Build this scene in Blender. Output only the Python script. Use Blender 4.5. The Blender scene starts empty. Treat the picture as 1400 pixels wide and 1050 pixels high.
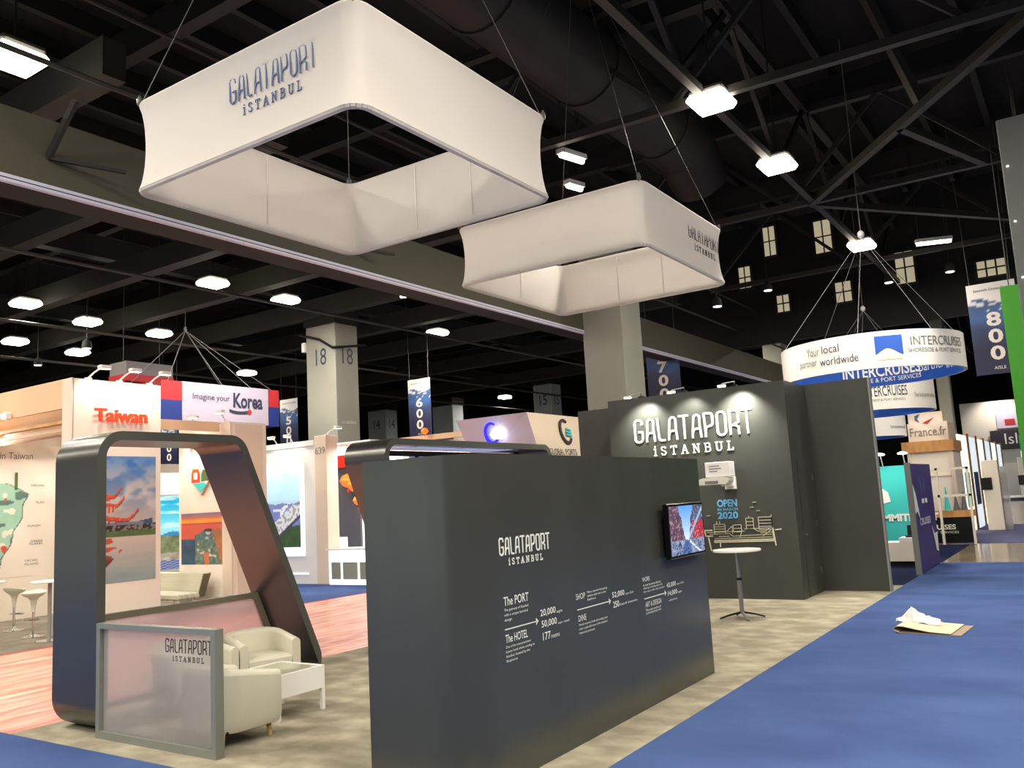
import bpy, math, random
from mathutils import Vector, Matrix
random.seed(7)
scene = bpy.context.scene
COL = scene.collection
R = math.radians

# ------------------------------------------------------------------ camera
CAM_H = 2.07
cam_d = bpy.data.cameras.new('camera'); cam = bpy.data.objects.new('camera', cam_d); COL.objects.link(cam)
cam_d.sensor_fit = 'HORIZONTAL'; cam_d.sensor_width = 36.0; cam_d.lens = 1175.0 / 1400.0 * 36.0
cam_d.clip_start = 0.05; cam_d.clip_end = 400
pit, rol, yaw = R(7.72), R(-3.16), R(33.55)
fw = Vector((-math.sin(yaw) * math.cos(pit), math.cos(yaw) * math.cos(pit), math.sin(pit)))
rt = Vector((math.cos(yaw), math.sin(yaw), 0)); up = rt.cross(fw)
r2 = math.cos(rol) * rt + math.sin(rol) * up; u2 = -math.sin(rol) * rt + math.cos(rol) * up
cm = Matrix((r2, u2, -fw)).transposed().to_4x4(); cm.translation = (0, 0, CAM_H)
cam.matrix_world = cm
scene.camera = cam

# ------------------------------------------------------------------ world, exposure
w = bpy.data.worlds.new('world'); scene.world = w; w.use_nodes = True
bg = w.node_tree.nodes['Background']; bg.inputs[0].default_value = (1.0, 0.93, 0.84, 1); bg.inputs[1].default_value = 0.035
vs = scene.view_settings
vs.view_transform = 'Standard'; vs.look = 'None'; vs.gamma = 1.0; vs.use_curve_mapping = False; vs.exposure = 0.0
HIGHBAY_W = 430.0        # watts of one high-bay light
WARM = (1.0, 0.925, 0.81)

# ------------------------------------------------------------------ materials
def lin(c):
    c = c / 255.0
    return c / 12.92 if c <= 0.04045 else ((c + 0.055) / 1.055) ** 2.4
def rgb(r, g, b): return (lin(r), lin(g), lin(b), 1)
MATS = {}
def mat(name, col, rough=0.6, metal=0.0, emit=None, estr=0.0, noise=None, bump=None, trans=0.0, ior=1.45, spec=0.5, coat=0.0):
    m = bpy.data.materials.new(name); m.use_nodes = True
    nt = m.node_tree; b = nt.nodes['Principled BSDF']
    c = rgb(*col)
    b.inputs['Base Color'].default_value = c; b.inputs['Roughness'].default_value = rough
    b.inputs['Metallic'].default_value = metal; b.inputs['IOR'].default_value = ior
    b.inputs['Specular IOR Level'].default_value = spec
    b.inputs['Transmission Weight'].default_value = trans
    b.inputs['Coat Weight'].default_value = coat
    if emit:
        b.inputs['Emission Color'].default_value = rgb(*emit); b.inputs['Emission Strength'].default_value = estr
    tc = None
    if noise or bump:
        tc = nt.nodes.new('ShaderNodeTexCoord'); mp = nt.nodes.new('ShaderNodeMapping')
        nt.links.new(tc.outputs['Object'], mp.inputs[0])
    if noise:   # (scale xyz, detail, other colour, low, high)
        sc, det, c2, lo, hi = noise
        mp.inputs['Scale'].default_value = sc
        n = nt.nodes.new('ShaderNodeTexNoise'); n.inputs['Scale'].default_value = 1.0; n.inputs['Detail'].default_value = det
        nt.links.new(mp.outputs[0], n.inputs['Vector'])
        rp = nt.nodes.new('ShaderNodeValToRGB')
        rp.color_ramp.elements[0].position = lo; rp.color_ramp.elements[1].position = hi
        rp.color_ramp.elements[0].color = c; rp.color_ramp.elements[1].color = rgb(*c2)
        nt.links.new(n.outputs['Fac'], rp.inputs[0]); nt.links.new(rp.outputs[0], b.inputs['Base Color'])
    if bump:    # (scale xyz, strength)
        sc, st = bump
        mp2 = nt.nodes.new('ShaderNodeMapping'); nt.links.new(tc.outputs['Object'], mp2.inputs[0]); mp2.inputs['Scale'].default_value = sc
        n2 = nt.nodes.new('ShaderNodeTexNoise'); n2.inputs['Scale'].default_value = 1.0; n2.inputs['Detail'].default_value = 4
        nt.links.new(mp2.outputs[0], n2.inputs['Vector'])
        bp = nt.nodes.new('ShaderNodeBump'); bp.inputs['Strength'].default_value = st; bp.inputs['Distance'].default_value = 0.02
        nt.links.new(n2.outputs['Fac'], bp.inputs['Height']); nt.links.new(bp.outputs[0], b.inputs['Normal'])
    MATS[name] = m
    return m
def paintmat(name, rough=0.5, estr=0.0):
    m = bpy.data.materials.new(name); m.use_nodes = True
    nt = m.node_tree; b = nt.nodes['Principled BSDF']
    a = nt.nodes.new('ShaderNodeAttribute'); a.attribute_name = 'Col'
    nt.links.new(a.outputs['Color'], b.inputs['Base Color']); b.inputs['Roughness'].default_value = rough
    if estr:
        nt.links.new(a.outputs['Color'], b.inputs['Emission Color']); b.inputs['Emission Strength'].default_value = estr
    MATS[name] = m
    return m
M = MATS
mat('booth_dark', (62, 62, 57), 0.40, noise=((1.5, 1.5, .6), 3, (67, 68, 62), .35, .7), bump=((2, 2, 2), .04))
mat('booth_satin', (60, 61, 56), 0.26, noise=((1.5, 1.5, .6), 3, (66, 67, 61), .35, .7), bump=((2, 2, 2), .03), spec=.7)
mat('arch_dark', (98, 97, 93), 0.30, metal=.75, spec=0.6)
mat('arch_edge', (72, 72, 66), 0.45)
mat('fabric', (230, 226, 219), 0.85, bump=((1.2, 1.2, 1.2), .12), spec=.2)
mat('fabric_seam', (222, 216, 208), 0.9)
mat('carpet_booth', (142, 135, 116), 0.95, noise=((2.0, 2.6, 1), 8, (186, 178, 156), .42, .74), spec=.1)
mat('carpet_blue', (62, 81, 128), 0.95, noise=((.6, 1.0, 1), 6, (76, 97, 146), .35, .7), bump=((120, 120, 120), .25), spec=.1)
mat('carpet_blue_dark', (22, 30, 62), 0.95, spec=.1)
mat('carpet_grey', (112, 104, 92), 0.95, noise=((2, 2, 1), 5, (128, 119, 104), .4, .7), spec=.1)
mat('carpet_red', (196, 40, 42), 0.9)
mat('carpet_slate', (88, 92, 132), 0.9)
mat('concrete', (116, 104, 86), 0.16, noise=((.6, .6, 1), 6, (140, 128, 108), .4, .7), spec=.6)
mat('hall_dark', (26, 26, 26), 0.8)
mat('deck', (24, 24, 24), 0.9)
mat('steel_dark', (36, 35, 34), 0.6)
mat('steel_mid', (54, 51, 48), 0.5)
mat('beam_paint', (78, 74, 60), 0.7)
mat('beam_dark', (46, 45, 40), 0.7)
mat('trim_light', (206, 204, 222), 0.4)
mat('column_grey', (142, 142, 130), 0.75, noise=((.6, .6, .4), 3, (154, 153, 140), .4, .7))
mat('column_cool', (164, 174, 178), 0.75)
mat('white', (236, 234, 230), 0.5)
mat('white_gloss', (240, 238, 232), 0.25)
mat('cream', (236, 224, 208), 0.55)
mat('peach', (226, 206, 186), 0.6)
mat('leather', (208, 204, 184), 0.42, bump=((9, 9, 9), .08))
mat('leather_tan', (204, 190, 160), 0.5)  # tan tone of the slatted chair
mat('wood', (206, 150, 92), 0.5, noise=((6, 2, 2), 4, (186, 128, 74), .4, .7))
mat('wood_pale', (222, 186, 148), 0.55)
mat('wood_leg', (196, 160, 104), 0.5)
mat('chrome', (214, 212, 208), 0.12, metal=1.0)
mat('steel_pole', (150, 150, 150), 0.3, metal=.8)
mat('black', (14, 14, 15), 0.35)
mat('black_matte', (22, 22, 22), 0.8)
mat('cable', (120, 120, 118), 0.5)
mat('cable_dark', (74, 74, 73), 0.5)
mat('frame_grey', (138, 140, 132), 0.45, metal=.3)
mat('frame_olive', (112, 106, 88), 0.5)
mat('ink_blue', (62, 84, 128), 0.6)
mat('ink_navy', (44, 52, 74), 0.6)
mat('ink_plum', (54, 42, 52), 0.6)
mat('ink_white', (226, 226, 216), 0.6)
mat('ink_grey', (120, 116, 112), 0.6)
mat('letter_white', (246, 245, 236), 0.4)
mat('letter_blue', (96, 172, 216), 0.5)
mat('line_cream', (222, 216, 186), 0.5)
mat('red_sign', (232, 74, 30), 0.35)
mat('korea_red', (172, 40, 44), 0.6)
mat('korea_blue', (30, 48, 122), 0.6)
mat('korea_white', (176, 166, 184), 0.7)
mat('korea_grey', (120, 116, 116), 0.7)
mat('banner_navy', (36, 40, 74), 0.6)
mat('banner_white', (232, 226, 222), 0.6)
mat('digit', (238, 226, 214), 0.6)
mat('ring_blue', (30, 84, 178), 0.6)
mat('ring_white', (240, 234, 226), 0.7)
mat('teal', (62, 196, 190), 0.55)
mat('purple', (64, 50, 112), 0.5)
mat('green', (66, 150, 38), 0.5)
mat('panel_grey', (92, 94, 90), 0.7)
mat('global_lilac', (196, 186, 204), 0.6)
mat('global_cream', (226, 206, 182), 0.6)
mat('logo_blue_glow', (20, 20, 190), 0.5, emit=(30, 40, 255), estr=1.5)
mat('logo_white_glow', (255, 255, 255), 0.5, emit=(226, 236, 255), estr=5.0)
mat('soffit_reflection', (206, 214, 240), 0.45, emit=(150, 168, 220), estr=.4)  # bluish reflection put into colour and emission
mat('frost_lilac_lit', (200, 196, 232), 0.4, emit=(186, 182, 236), estr=.25)  # emission stands in for light from the stand behind the panes
mat('dark_grey_panel', (92, 92, 98), 0.6)
mat('lamp_glow', (255, 250, 236), 0.5, emit=(255, 244, 222), estr=14.0)
mat('tube_glow', (255, 250, 236), 0.5, emit=(255, 244, 222), estr=9.0)
mat('spot_glow', (255, 250, 236), 0.5, emit=(255, 248, 236), estr=6.0)
mat('window_glow', (210, 200, 170), 0.5, emit=(206, 196, 164), estr=.55)
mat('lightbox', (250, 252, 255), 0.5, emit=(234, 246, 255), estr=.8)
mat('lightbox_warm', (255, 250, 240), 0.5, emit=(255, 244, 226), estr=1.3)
mat('lantern', (250, 120, 40), 0.5, emit=(255, 110, 30), estr=1.0)
mat('lantern_red', (230, 50, 30), 0.5, emit=(240, 50, 30), estr=.5)
mat('paper_tan', (214, 198, 170), 0.8)
mat('paper_edge', (158, 142, 122), 0.8)
mat('paper_white', (240, 236, 232), 0.7)
mat('glass_top', (170, 172, 150), 0.08, spec=.8)
mat('projector', (222, 220, 206), 0.4)
mat('projector_dark', (126, 116, 120), 0.5)
mat('duct', (34, 33, 32), 0.6)
mat('tv_black', (12, 12, 16), 0.2)
mat('reflector_blue', (196, 220, 232), 0.6)  # tint of the unseen reflector wall
mat('box_grey', (98, 100, 96), 0.75)
mat('foliage', (84, 110, 60), 0.8)
paintmat('paint'); paintmat('paint_lit', estr=.55); paintmat('paint_tv', .2, estr=.5); paintmat('paint_box', estr=.35)
# frosted acrylic
def frosted(name, tint, diff):
    m = bpy.data.materials.new(name); m.use_nodes = True; nt = m.node_tree
    for n in list(nt.nodes): nt.nodes.remove(n)
    out = nt.nodes.new('ShaderNodeOutputMaterial'); mx = nt.nodes.new('ShaderNodeMixShader')
    rf = nt.nodes.new('ShaderNodeBsdfRefraction'); rf.inputs['Color'].default_value = rgb(*tint); rf.inputs['Roughness'].default_value = .36; rf.inputs['IOR'].default_value = 1.06
    mx2 = nt.nodes.new('ShaderNodeMixShader'); df = nt.nodes.new('ShaderNodeBsdfDiffuse'); df.inputs['Color'].default_value = rgb(*diff)
    tl = nt.nodes.new('ShaderNodeBsdfTranslucent'); tl.inputs['Color'].default_value = rgb(*diff)
    mx2.inputs[0].default_value = .5; nt.links.new(df.outputs[0], mx2.inputs[1]); nt.links.new(tl.outputs[0], mx2.inputs[2])
    mx.inputs[0].default_value = .36; nt.links.new(rf.outputs[0], mx.inputs[1]); nt.links.new(mx2.outputs[0], mx.inputs[2])
    nt.links.new(mx.outputs[0], out.inputs['Surface'])
    MATS[name] = m
frosted('frosted', (250, 248, 247), (236, 232, 230))
def stretch_fabric():
    m = MATS['fabric']; nt = m.node_tree; b = nt.nodes['Principled BSDF']; out = [n for n in nt.nodes if n.type == 'OUTPUT_MATERIAL'][0]
    tl = nt.nodes.new('ShaderNodeBsdfTranslucent'); tl.inputs['Color'].default_value = rgb(238, 232, 226); mx = nt.nodes.new('ShaderNodeMixShader'); mx.inputs[0].default_value = .46
    nt.links.new(b.outputs[0], mx.inputs[1]); nt.links.new(tl.outputs[0], mx.inputs[2]); nt.links.new(mx.outputs[0], out.inputs['Surface'])
stretch_fabric()
frosted('frosted_pink', (250, 240, 245), (238, 222, 228))
# red carpet under clear wrinkled film
def film():
    m = bpy.data.materials.new('film'); m.use_nodes = True; nt = m.node_tree; b = nt.nodes['Principled BSDF']
    tc = nt.nodes.new('ShaderNodeTexCoord'); mp = nt.nodes.new('ShaderNodeMapping'); nt.links.new(tc.outputs['Object'], mp.inputs[0])
    mp.inputs['Scale'].default_value = (2.6, .55, 1); mp.inputs['Rotation'].default_value = (0, 0, R(4))
    n = nt.nodes.new('ShaderNodeTexNoise'); n.inputs['Scale'].default_value = 1.6; n.inputs['Detail'].default_value = 7; n.inputs['Distortion'].default_value = .6
    nt.links.new(mp.outputs[0], n.inputs['Vector'])
    rp = nt.nodes.new('ShaderNodeValToRGB'); e = rp.color_ramp.elements
    e[0].position = .34; e[0].color = rgb(186, 88, 66); e[1].position = .70; e[1].color = rgb(242, 194, 172)
    k = rp.color_ramp.elements.new(.47); k.color = rgb(218, 136, 112)
    nt.links.new(n.outputs['Fac'], rp.inputs[0]); nt.links.new(rp.outputs[0], b.inputs['Base Color'])
    b.inputs['Roughness'].default_value = .3; b.inputs['Specular IOR Level'].default_value = .6
    bp = nt.nodes.new('ShaderNodeBump'); bp.inputs['Strength'].default_value = .5; bp.inputs['Distance'].default_value = .05
    nt.links.new(n.outputs['Fac'], bp.inputs['Height']); nt.links.new(bp.outputs[0], b.inputs['Normal'])
    MATS['film'] = m
film()

# ------------------------------------------------------------------ mesh helpers
class MB:
    def __init__(s, off=(0, 0, 0)): s.v = []; s.f = []; s.o = off
    def add(s, vs, fs):
        k = len(s.v); s.v += [tuple(x) for x in vs]; s.f += [tuple(i + k for i in f) for f in fs]; return s
    def box(s, x0, x1, y0, y1, z0, z1):
        return s.add([(x0, y0, z0), (x1, y0, z0), (x1, y1, z0), (x0, y1, z0), (x0, y0, z1), (x1, y0, z1), (x1, y1, z1), (x0, y1, z1)],
                     [(0, 3, 2, 1), (4, 5, 6, 7), (0, 1, 5, 4), (1, 2, 6, 5), (2, 3, 7, 6), (3, 0, 4, 7)])
    def obox(s, o, u, v, w):      # corner + three edge vectors
        o, u, v, w = map(Vector, (o, u, v, w))
        p = [o, o + u, o + u + v, o + v]; p = p + [q + w for q in p]
        return s.add(p, [(0, 3, 2, 1), (4, 5, 6, 7), (0, 1, 5, 4), (1, 2, 6, 5), (2, 3, 7, 6), (3, 0, 4, 7)])
    def bbox(s, x0, x1, y0, y1, z0, z1, b=.02):   # box with chamfered edges
        vs = []; fs = []
        X = (x0, x0 + b, x1 - b, x1); Y = (y0, y0 + b, y1 - b, y1); Z = (z0, z0 + b, z1 - b, z1)
        idx = {}
        def V(i, j, k):
            key = (i, j, k)
            if key not in idx: idx[key] = len(vs); vs.append((X[i], Y[j], Z[k]))
            return idx[key]
        for k in (0, 3): fs.append([V(1, 1, k), V(2, 1, k), V(2, 2, k), V(1, 2, k)])
        for j in (0, 3): fs.append([V(1, j, 1), V(2, j, 1), V(2, j, 2), V(1, j, 2)])
        for i in (0, 3): fs.append([V(i, 1, 1), V(i, 2, 1), V(i, 2, 2), V(i, 1, 2)])
        for a, a2 in ((0, 1), (3, 2)):
            for c, c2 in ((0, 1), (3, 2)):
                fs.append([V(a, c2, 1), V(a, c2, 2), V(a2, c, 2), V(a2, c, 1)])
                fs.append([V(a, 1, c2), V(a, 2, c2), V(a2, 2, c), V(a2, 1, c)])
                fs.append([V(1, a, c2), V(2, a, c2), V(2, a2, c), V(1, a2, c)])
                for e, e2 in ((0, 1), (3, 2)):
                    fs.append([V(a, c2, e2), V(a2, c, e2), V(a2, c2, e)])
        return s.add(vs, fs)
    def tube(s, p0, p1, r0, r1=None, n=10, cap=True):
        r1 = r0 if r1 is None else r1
        p0, p1 = Vector(p0), Vector(p1); d = (p1 - p0).normalized()
        a = d.orthogonal().normalized(); b = d.cross(a)
        vs = [p0 + (a * math.cos(t) + b * math.sin(t)) * r0 for t in [2 * math.pi * i / n for i in range(n)]]
        vs += [p1 + (a * math.cos(t) + b * math.sin(t)) * r1 for t in [2 * math.pi * i / n for i in range(n)]]
        fs = [(i, (i + 1) % n, n + (i + 1) % n, n + i) for i in range(n)]
        if cap: fs += [tuple(range(n))[::-1], tuple(range(n, 2 * n))]
        return s.add(vs, fs)
    def path(s, pts, r, n=6):
        for a, b in zip(pts, pts[1:]): s.tube(a, b, r, r, n)
        return s
    def bar(s, p0, p1, wid, hei, upv=(0, 0, 1)):
        p0, p1 = Vector(p0), Vector(p1); d = (p1 - p0).normalized(); upv = Vector(upv)
        if abs(d.dot(upv)) > .98: upv = Vector((1, 0, 0))
        sd = d.cross(upv).normalized() * wid; u = sd.cross(d).normalized() * hei
        return s.obox(p0 - sd / 2 - u / 2, p1 - p0, sd, u)
    def lathe(s, prof, c=(0, 0, 0), n=24):
        vs = []; fs = []
        for r, z in prof:
            for i in range(n):
                t = 2 * math.pi * i / n; vs.append((c[0] + r * math.cos(t), c[1] + r * math.sin(t), c[2] + z))
        for j in range(len(prof) - 1):
            for i in range(n): fs.append((j * n + i, j * n + (i + 1) % n, (j + 1) * n + (i + 1) % n, (j + 1) * n + i))
        fs.append(tuple(range(n))[::-1]); fs.append(tuple(range((len(prof) - 1) * n, len(prof) * n)))
        return s.add(vs, fs)
    def prism(s, poly, o, u, v, wv):   # 2-d polygon swept along wv
        o, u, v, wv = map(Vector, (o, u, v, wv)); n = len(poly)
        p = [o + u * a + v * b for a, b in poly]; p = p + [q + wv for q in p]
        return s.add(p, [tuple(range(n))[::-1], tuple(range(n, 2 * n))] + [(i, (i + 1) % n, n + (i + 1) % n, n + i) for i in range(n)])
    def build(s, name, m, parent=None, smooth=False):
        me = bpy.data.meshes.new(name)
        me.from_pydata([(a - s.o[0], b - s.o[1], c - s.o[2]) for a, b, c in s.v], [], s.f)
        me.validate(); me.update()
        ob = bpy.data.objects.new(name, me); COL.objects.link(ob)
        me.materials.append(MATS[m] if isinstance(m, str) else m)
        if smooth:
            for p in me.polygons: p.use_smooth = True
            try: me.set_sharp_from_angle(angle=R(38))
            except Exception: pass
        if parent is not None: ob.parent = parent
        else: ob.location = s.o
        return ob
def tag(o, label=None, cat=None, group=None, kind=None):
    if label: o['label'] = label
    if cat: o['category'] = cat
    if group: o['group'] = group
    if kind: o['kind'] = kind
    return o
def thing(name, label, cat, loc=(0, 0, 0), rz=0.0, group=None):
    o = bpy.data.objects.new(name, None); COL.objects.link(o); o.empty_display_size = .1
    o.location = loc; o.rotation_euler = (0, 0, rz)
    return tag(o, label, cat, group)
def copy_tree(o, parent=None):
    c = o.copy(); COL.objects.link(c)
    if parent is not None: c.parent = parent
    for ch in list(o.children): copy_tree(ch, c)
    return c
def round_poly(pts, rad, seg=8):
    out = []; n = len(pts)
    for i in range(n):
        p = Vector(pts[i]); a = Vector(pts[i - 1]); b = Vector(pts[(i + 1) % n]); r = rad[i] if isinstance(rad, (list, tuple)) else rad
        if r <= 0: out.append(tuple(p)); continue
        da = (a - p).normalized(); db = (b - p).normalized(); ang = da.angle(db); t = r / math.tan(ang / 2)
        bis = (da + db).normalized(); c = p + bis * (r / math.sin(ang / 2))
        s0 = p + da * t - c; s1 = p + db * t - c
        for k in range(seg + 1):
            f = k / seg; v = s0.slerp(s1, f) if False else None
            th = (math.pi - ang) * f
            sg = 1 if (s0.x * s1.y - s0.y * s1.x) > 0 else -1
            cs, sn = math.cos(th), math.sin(th) * sg
            out.append((c.x + s0.x * cs - s0.y * sn, c.y + s0.x * sn + s0.y * cs))
    return out

# ---- lettering
_fc = {}
def text(body, o, u, v, m, parent, off, wid=None, hei=None, depth=.004, name='lettering', squash=1.0, bold=0.0):
    """flat raised lettering: o = lower-left corner, u/v = unit right/up; fitted to wid and/or hei"""
    key = (body, bold)
    if key not in _fc:
        cu = bpy.data.curves.new('t', 'FONT'); cu.body = body; cu.size = 1; cu.resolution_u = 3; cu.offset = bold
        t = bpy.data.objects.new('t', cu); COL.objects.link(t)
        dg = bpy.context.evaluated_depsgraph_get(); me = bpy.data.meshes.new_from_object(t.evaluated_get(dg))
        _fc[key] = ([tuple(q.co) for q in me.vertices], [tuple(p.vertices) for p in me.polygons])
        bpy.data.objects.remove(t); bpy.data.curves.remove(cu); bpy.data.meshes.remove(me)
    V, F = _fc[key]
    x0 = min(q[0] for q in V); x1 = max(q[0] for q in V); y0 = min(q[1] for q in V); y1 = max(q[1] for q in V)
    if hei and wid: sx = wid / (x1 - x0); sy = hei / (y1 - y0)
    elif hei: sy = hei / (y1 - y0); sx = sy * squash
    else: sx = wid / (x1 - x0); sy = sx
    o, u, v = Vector(o), Vector(u), Vector(v); nrm = u.cross(v)
    P = [o + u * ((q[0] - x0) * sx) + v * ((q[1] - y0) * sy) + nrm * depth for q in V]
    return MB(off).add(P, F).build(name, m, parent)
W_ = .37
def arc(cx, cy, r, a0, a1, n=4): return [(cx + r * math.cos(R(a0 + (a1 - a0) * i / n)), cy + r * math.sin(R(a0 + (a1 - a0) * i / n))) for i in range(n + 1)]
GLY = {
    'G': (W_, [[(W_, .80)] + arc(W_ - .16, .84, .16, 0, 90) + arc(.16, .84, .16, 90, 180) + arc(.16, .16, .16, 180, 270) + arc(W_ - .16, .16, .16, 270, 360) + [(W_, .46), (W_ * .5, .46)]]),
    'A': (W_, [[(0, 0), (.02, .32), (.08, .84)] + arc(.22, .84, .14, 180, 0, 6) + [(W_ - .02, .5), (W_ + .02, 0)], [(.03, .22)] + arc(.17, .24, .13, 180, 90, 3) + [(W_, .38)]]),
    'L': (W_ * .8, [[(0, 1), (.03, .16)] + arc(.17, .14, .14, 180, 270) + [(W_ * .8, 0)]]),
    'T': (W_ * .95, [[(-.04, 1), (W_, 1)], [(W_ * .5, 1), (W_ * .5, 0)]]),
    'P': (W_, [[(.02, 0), (.03, .26)] + arc(.17, .3, .12, 180, 90, 3) + [(W_ - .14, .44)] + arc(W_ - .14, .58, .14, 270, 360) + arc(W_ - .14, .86, .14, 0, 90) + [(0, 1), (.02, .34)]]),
    'O': (W_, [arc(.17, .83, .17, 180, 90) + arc(W_ - .17, .83, .17, 90, 0) + arc(W_ - .17, .17, .17, 0, -90) + arc(.17, .17, .17, 270, 180) + [(0, .83)]]),
    'R': (W_, [[(0, .36), (0, 1)] + arc(W_ - .14, .86, .14, 90, 0) + [(W_, .5), (W_ * .6, .42), (.0, .34), (0, 0)], [(W_ * .5, .40), (W_, .28), (W_, 0)]]),
}
SER = {
    'I': (.34, [[(.17, .0), (.17, .72)], [(.02, 0), (.32, 0)], [(.02, .74), (.22, .74)], [(.17, .95), (.17, 1.08)]]),
    'S': (.6, [[(.54, .80), (.42, .96), (.16, .96), (.05, .8), (.1, .6), (.48, .42), (.56, .24), (.44, .04), (.16, .04), (.04, .2)]]),
    'T': (.7, [[(.35, 0), (.35, .96)], [(.02, .96), (.68, .96)], [(.03, .76), (.03, .96)], [(.67, .76), (.67, .96)], [(.2, 0), (.5, 0)]]),
    'A': (.8, [[(.1, 0), (.4, .98), (.7, 0)], [(.2, .34), (.6, .34)], [(0, 0), (.24, 0)], [(.56, 0), (.8, 0)]]),
    'N': (.8, [[(.14, 0), (.14, .96), (.66, .02), (.66, .96)], [(.02, 0), (.28, 0)], [(.0, .96), (.2, .96)], [(.54, .96), (.8, .96)]]),
    'B': (.7, [[(.14, 0), (.14, .96), (.48, .96), (.6, .86), (.6, .62), (.48, .52), (.14, .52)], [(.48, .52), (.64, .42), (.64, .12), (.5, 0), (.02, 0)], [(.02, .96), (.2, .96)]]),
    'U': (.8, [[(.14, .96), (.14, .2), (.28, .02), (.52, .02), (.66, .2), (.66, .96)], [(.0, .96), (.28, .96)], [(.52, .96), (.8, .96)]]),
    'L': (.64, [[(.14, 0), (.14, .96)], [(.0, .96), (.28, .96)], [(.0, 0), (.6, 0), (.6, .24)]]),
}
def strokes(glyphs, word, o, u, v, wid, hei, thick, gap, m, parent, off, depth=.004, letters=True, name='letter'):
    """a word drawn as flat strokes, one object for each letter"""
    o, u, v = Vector(o), Vector(u), Vector(v); nrm = u.cross(v)
    tot = sum(glyphs[c][0] for c in word) + gap * (len(word) - 1); sx = wid / tot; sy = hei
    x = 0; mb = MB(off); out = []; cnt = 0
    for c in word:
        gw, ls = glyphs[c]
        if letters: mb = MB(off)
        for pl in ls:
            q = [Vector(((x + a) * sx, b * sy)) for a, b in pl]
            for a, b in zip(q, q[1:]):
                d = b - a
                if d.length < 1e-6: continue
                d.normalize(); nn = Vector((-d.y, d.x)) * thick / 2; a2 = a - d * thick * .35; b2 = b + d * thick * .35
                c4 = [a2 - nn, b2 - nn, b2 + nn, a2 + nn]
                cnt += 1; mb.prism([(k.x, k.y) for k in c4], o + nrm * .001, u, v, nrm * depth * (1 + .03 * (cnt % 9)))
        if letters: out.append(mb.build(name, m, parent))
        x += gw + gap
    if not letters: out.append(mb.build(name, m, parent))
    return out
def brand_mark(o, u, v, wid, hei, m, parent, off, depth=.004, letters=True, th=1.0):
    """two-line wordmark: upper condensed word on o, smaller spaced word beneath"""
    o, u, v = Vector(o), Vector(u), Vector(v)
    strokes(GLY, 'GALATAPORT', o, u, v, wid, hei, hei * .125 * th, .20, m, parent, off, depth, letters, 'letter' if letters else 'wordmark')
    strokes(SER, 'ISTANBUL', o + u * wid * .16 - v * hei * .66, u, v, wid * .68, hei * .38, hei * .072 * th, .56, m, parent, off, depth, letters, 'small_letter' if letters else 'wordmark_line')

# ---- painted prints
def hsh(i, j, k=0):
    n = (i * 374761393 + j * 668265263 + k * 2147483647) & 0xffffffff
    n = ((n ^ (n >> 13)) * 1274126177) & 0xffffffff
    return ((n ^ (n >> 16)) & 0xffff) / 65535.0
def vn(x, y, k=0):
    i, j = math.floor(x), math.floor(y); a, b = x - i, y - j; a = a * a * (3 - 2 * a); b = b * b * (3 - 2 * b)
    return (hsh(i, j, k) * (1 - a) + hsh(i + 1, j, k) * a) * (1 - b) + (hsh(i, j + 1, k) * (1 - a) + hsh(i + 1, j + 1, k) * a) * b
def fbm(x, y, k=0): return .55 * vn(x, y, k) + .28 * vn(2.1 * x, 2.1 * y, k + 1) + .17 * vn(4.3 * x, 4.3 * y, k + 2)
def mixc(a, b, t):
    t = max(0, min(1, t)); return tuple(p + (q - p) * t for p, q in zip(a, b))
def print_(name, o, u, v, nx, ny, fn, parent, off, m='paint', thick=.0):
    o, u, v = Vector(o), Vector(u), Vector(v); vs = []; cs = []; fs = []
    for j in range(ny + 1):
        for i in range(nx + 1):
            s, t = i / nx, j / ny; vs.append(o + u * s + v * t); cs.append(fn(s, t))
    for j in range(ny):
        for i in range(nx):
            a = j * (nx + 1) + i; fs.append((a, a + 1, a + nx + 2, a + nx + 1))
    ob = MB(off).add(vs, fs).build(name, m, parent)
    at = ob.data.color_attributes.new('Col', 'FLOAT_COLOR', 'POINT'); buf = []
    for c in cs: buf += [lin(max(0, min(255, c[0]))), lin(max(0, min(255, c[1]))), lin(max(0, min(255, c[2]))), 1.0]
    at.data.foreach_set('color', buf)
    return ob

# ================================================================== THE HALL
def struct(mb, name, m, smooth=False): return tag(mb.build(name, m, None, smooth), kind='structure')
tag(struct(MB().box(-62, 26, -14, 72, -.30, -.012), 'floor', 'concrete'), 'polished brown concrete hall floor')
ceil = struct(MB().box(-62, 26, -14, 72, 13.0, 13.2), 'ceiling', 'deck')
for i in range(26):
    x = -34 + i * 1.55
    MB().box(x, x + .16, -8, 60, 12.55, 13.0).build('joist', 'steel_dark', ceil)
for i, y in enumerate((-2, 4, 10, 16, 22.5, 29, 36, 44)):
    MB().box(-40, 12, y, y + .3, 11.9, 12.55).build('girder', 'steel_dark', ceil)
struct(MB().box(-62.3, -62, -14, 72, -.3, 13), 'wall_left', 'hall_dark')
struct(MB().box(26, 26.3, -14, 72, -.3, 13), 'wall_right', 'hall_dark')
struct(MB().box(-62, 26, 72, 72.3, -.3, 13), 'wall_far', 'hall_dark')
struct(MB().box(-62, 26, -14.3, -14, -.3, 13), 'wall_near', 'hall_dark')

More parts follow.
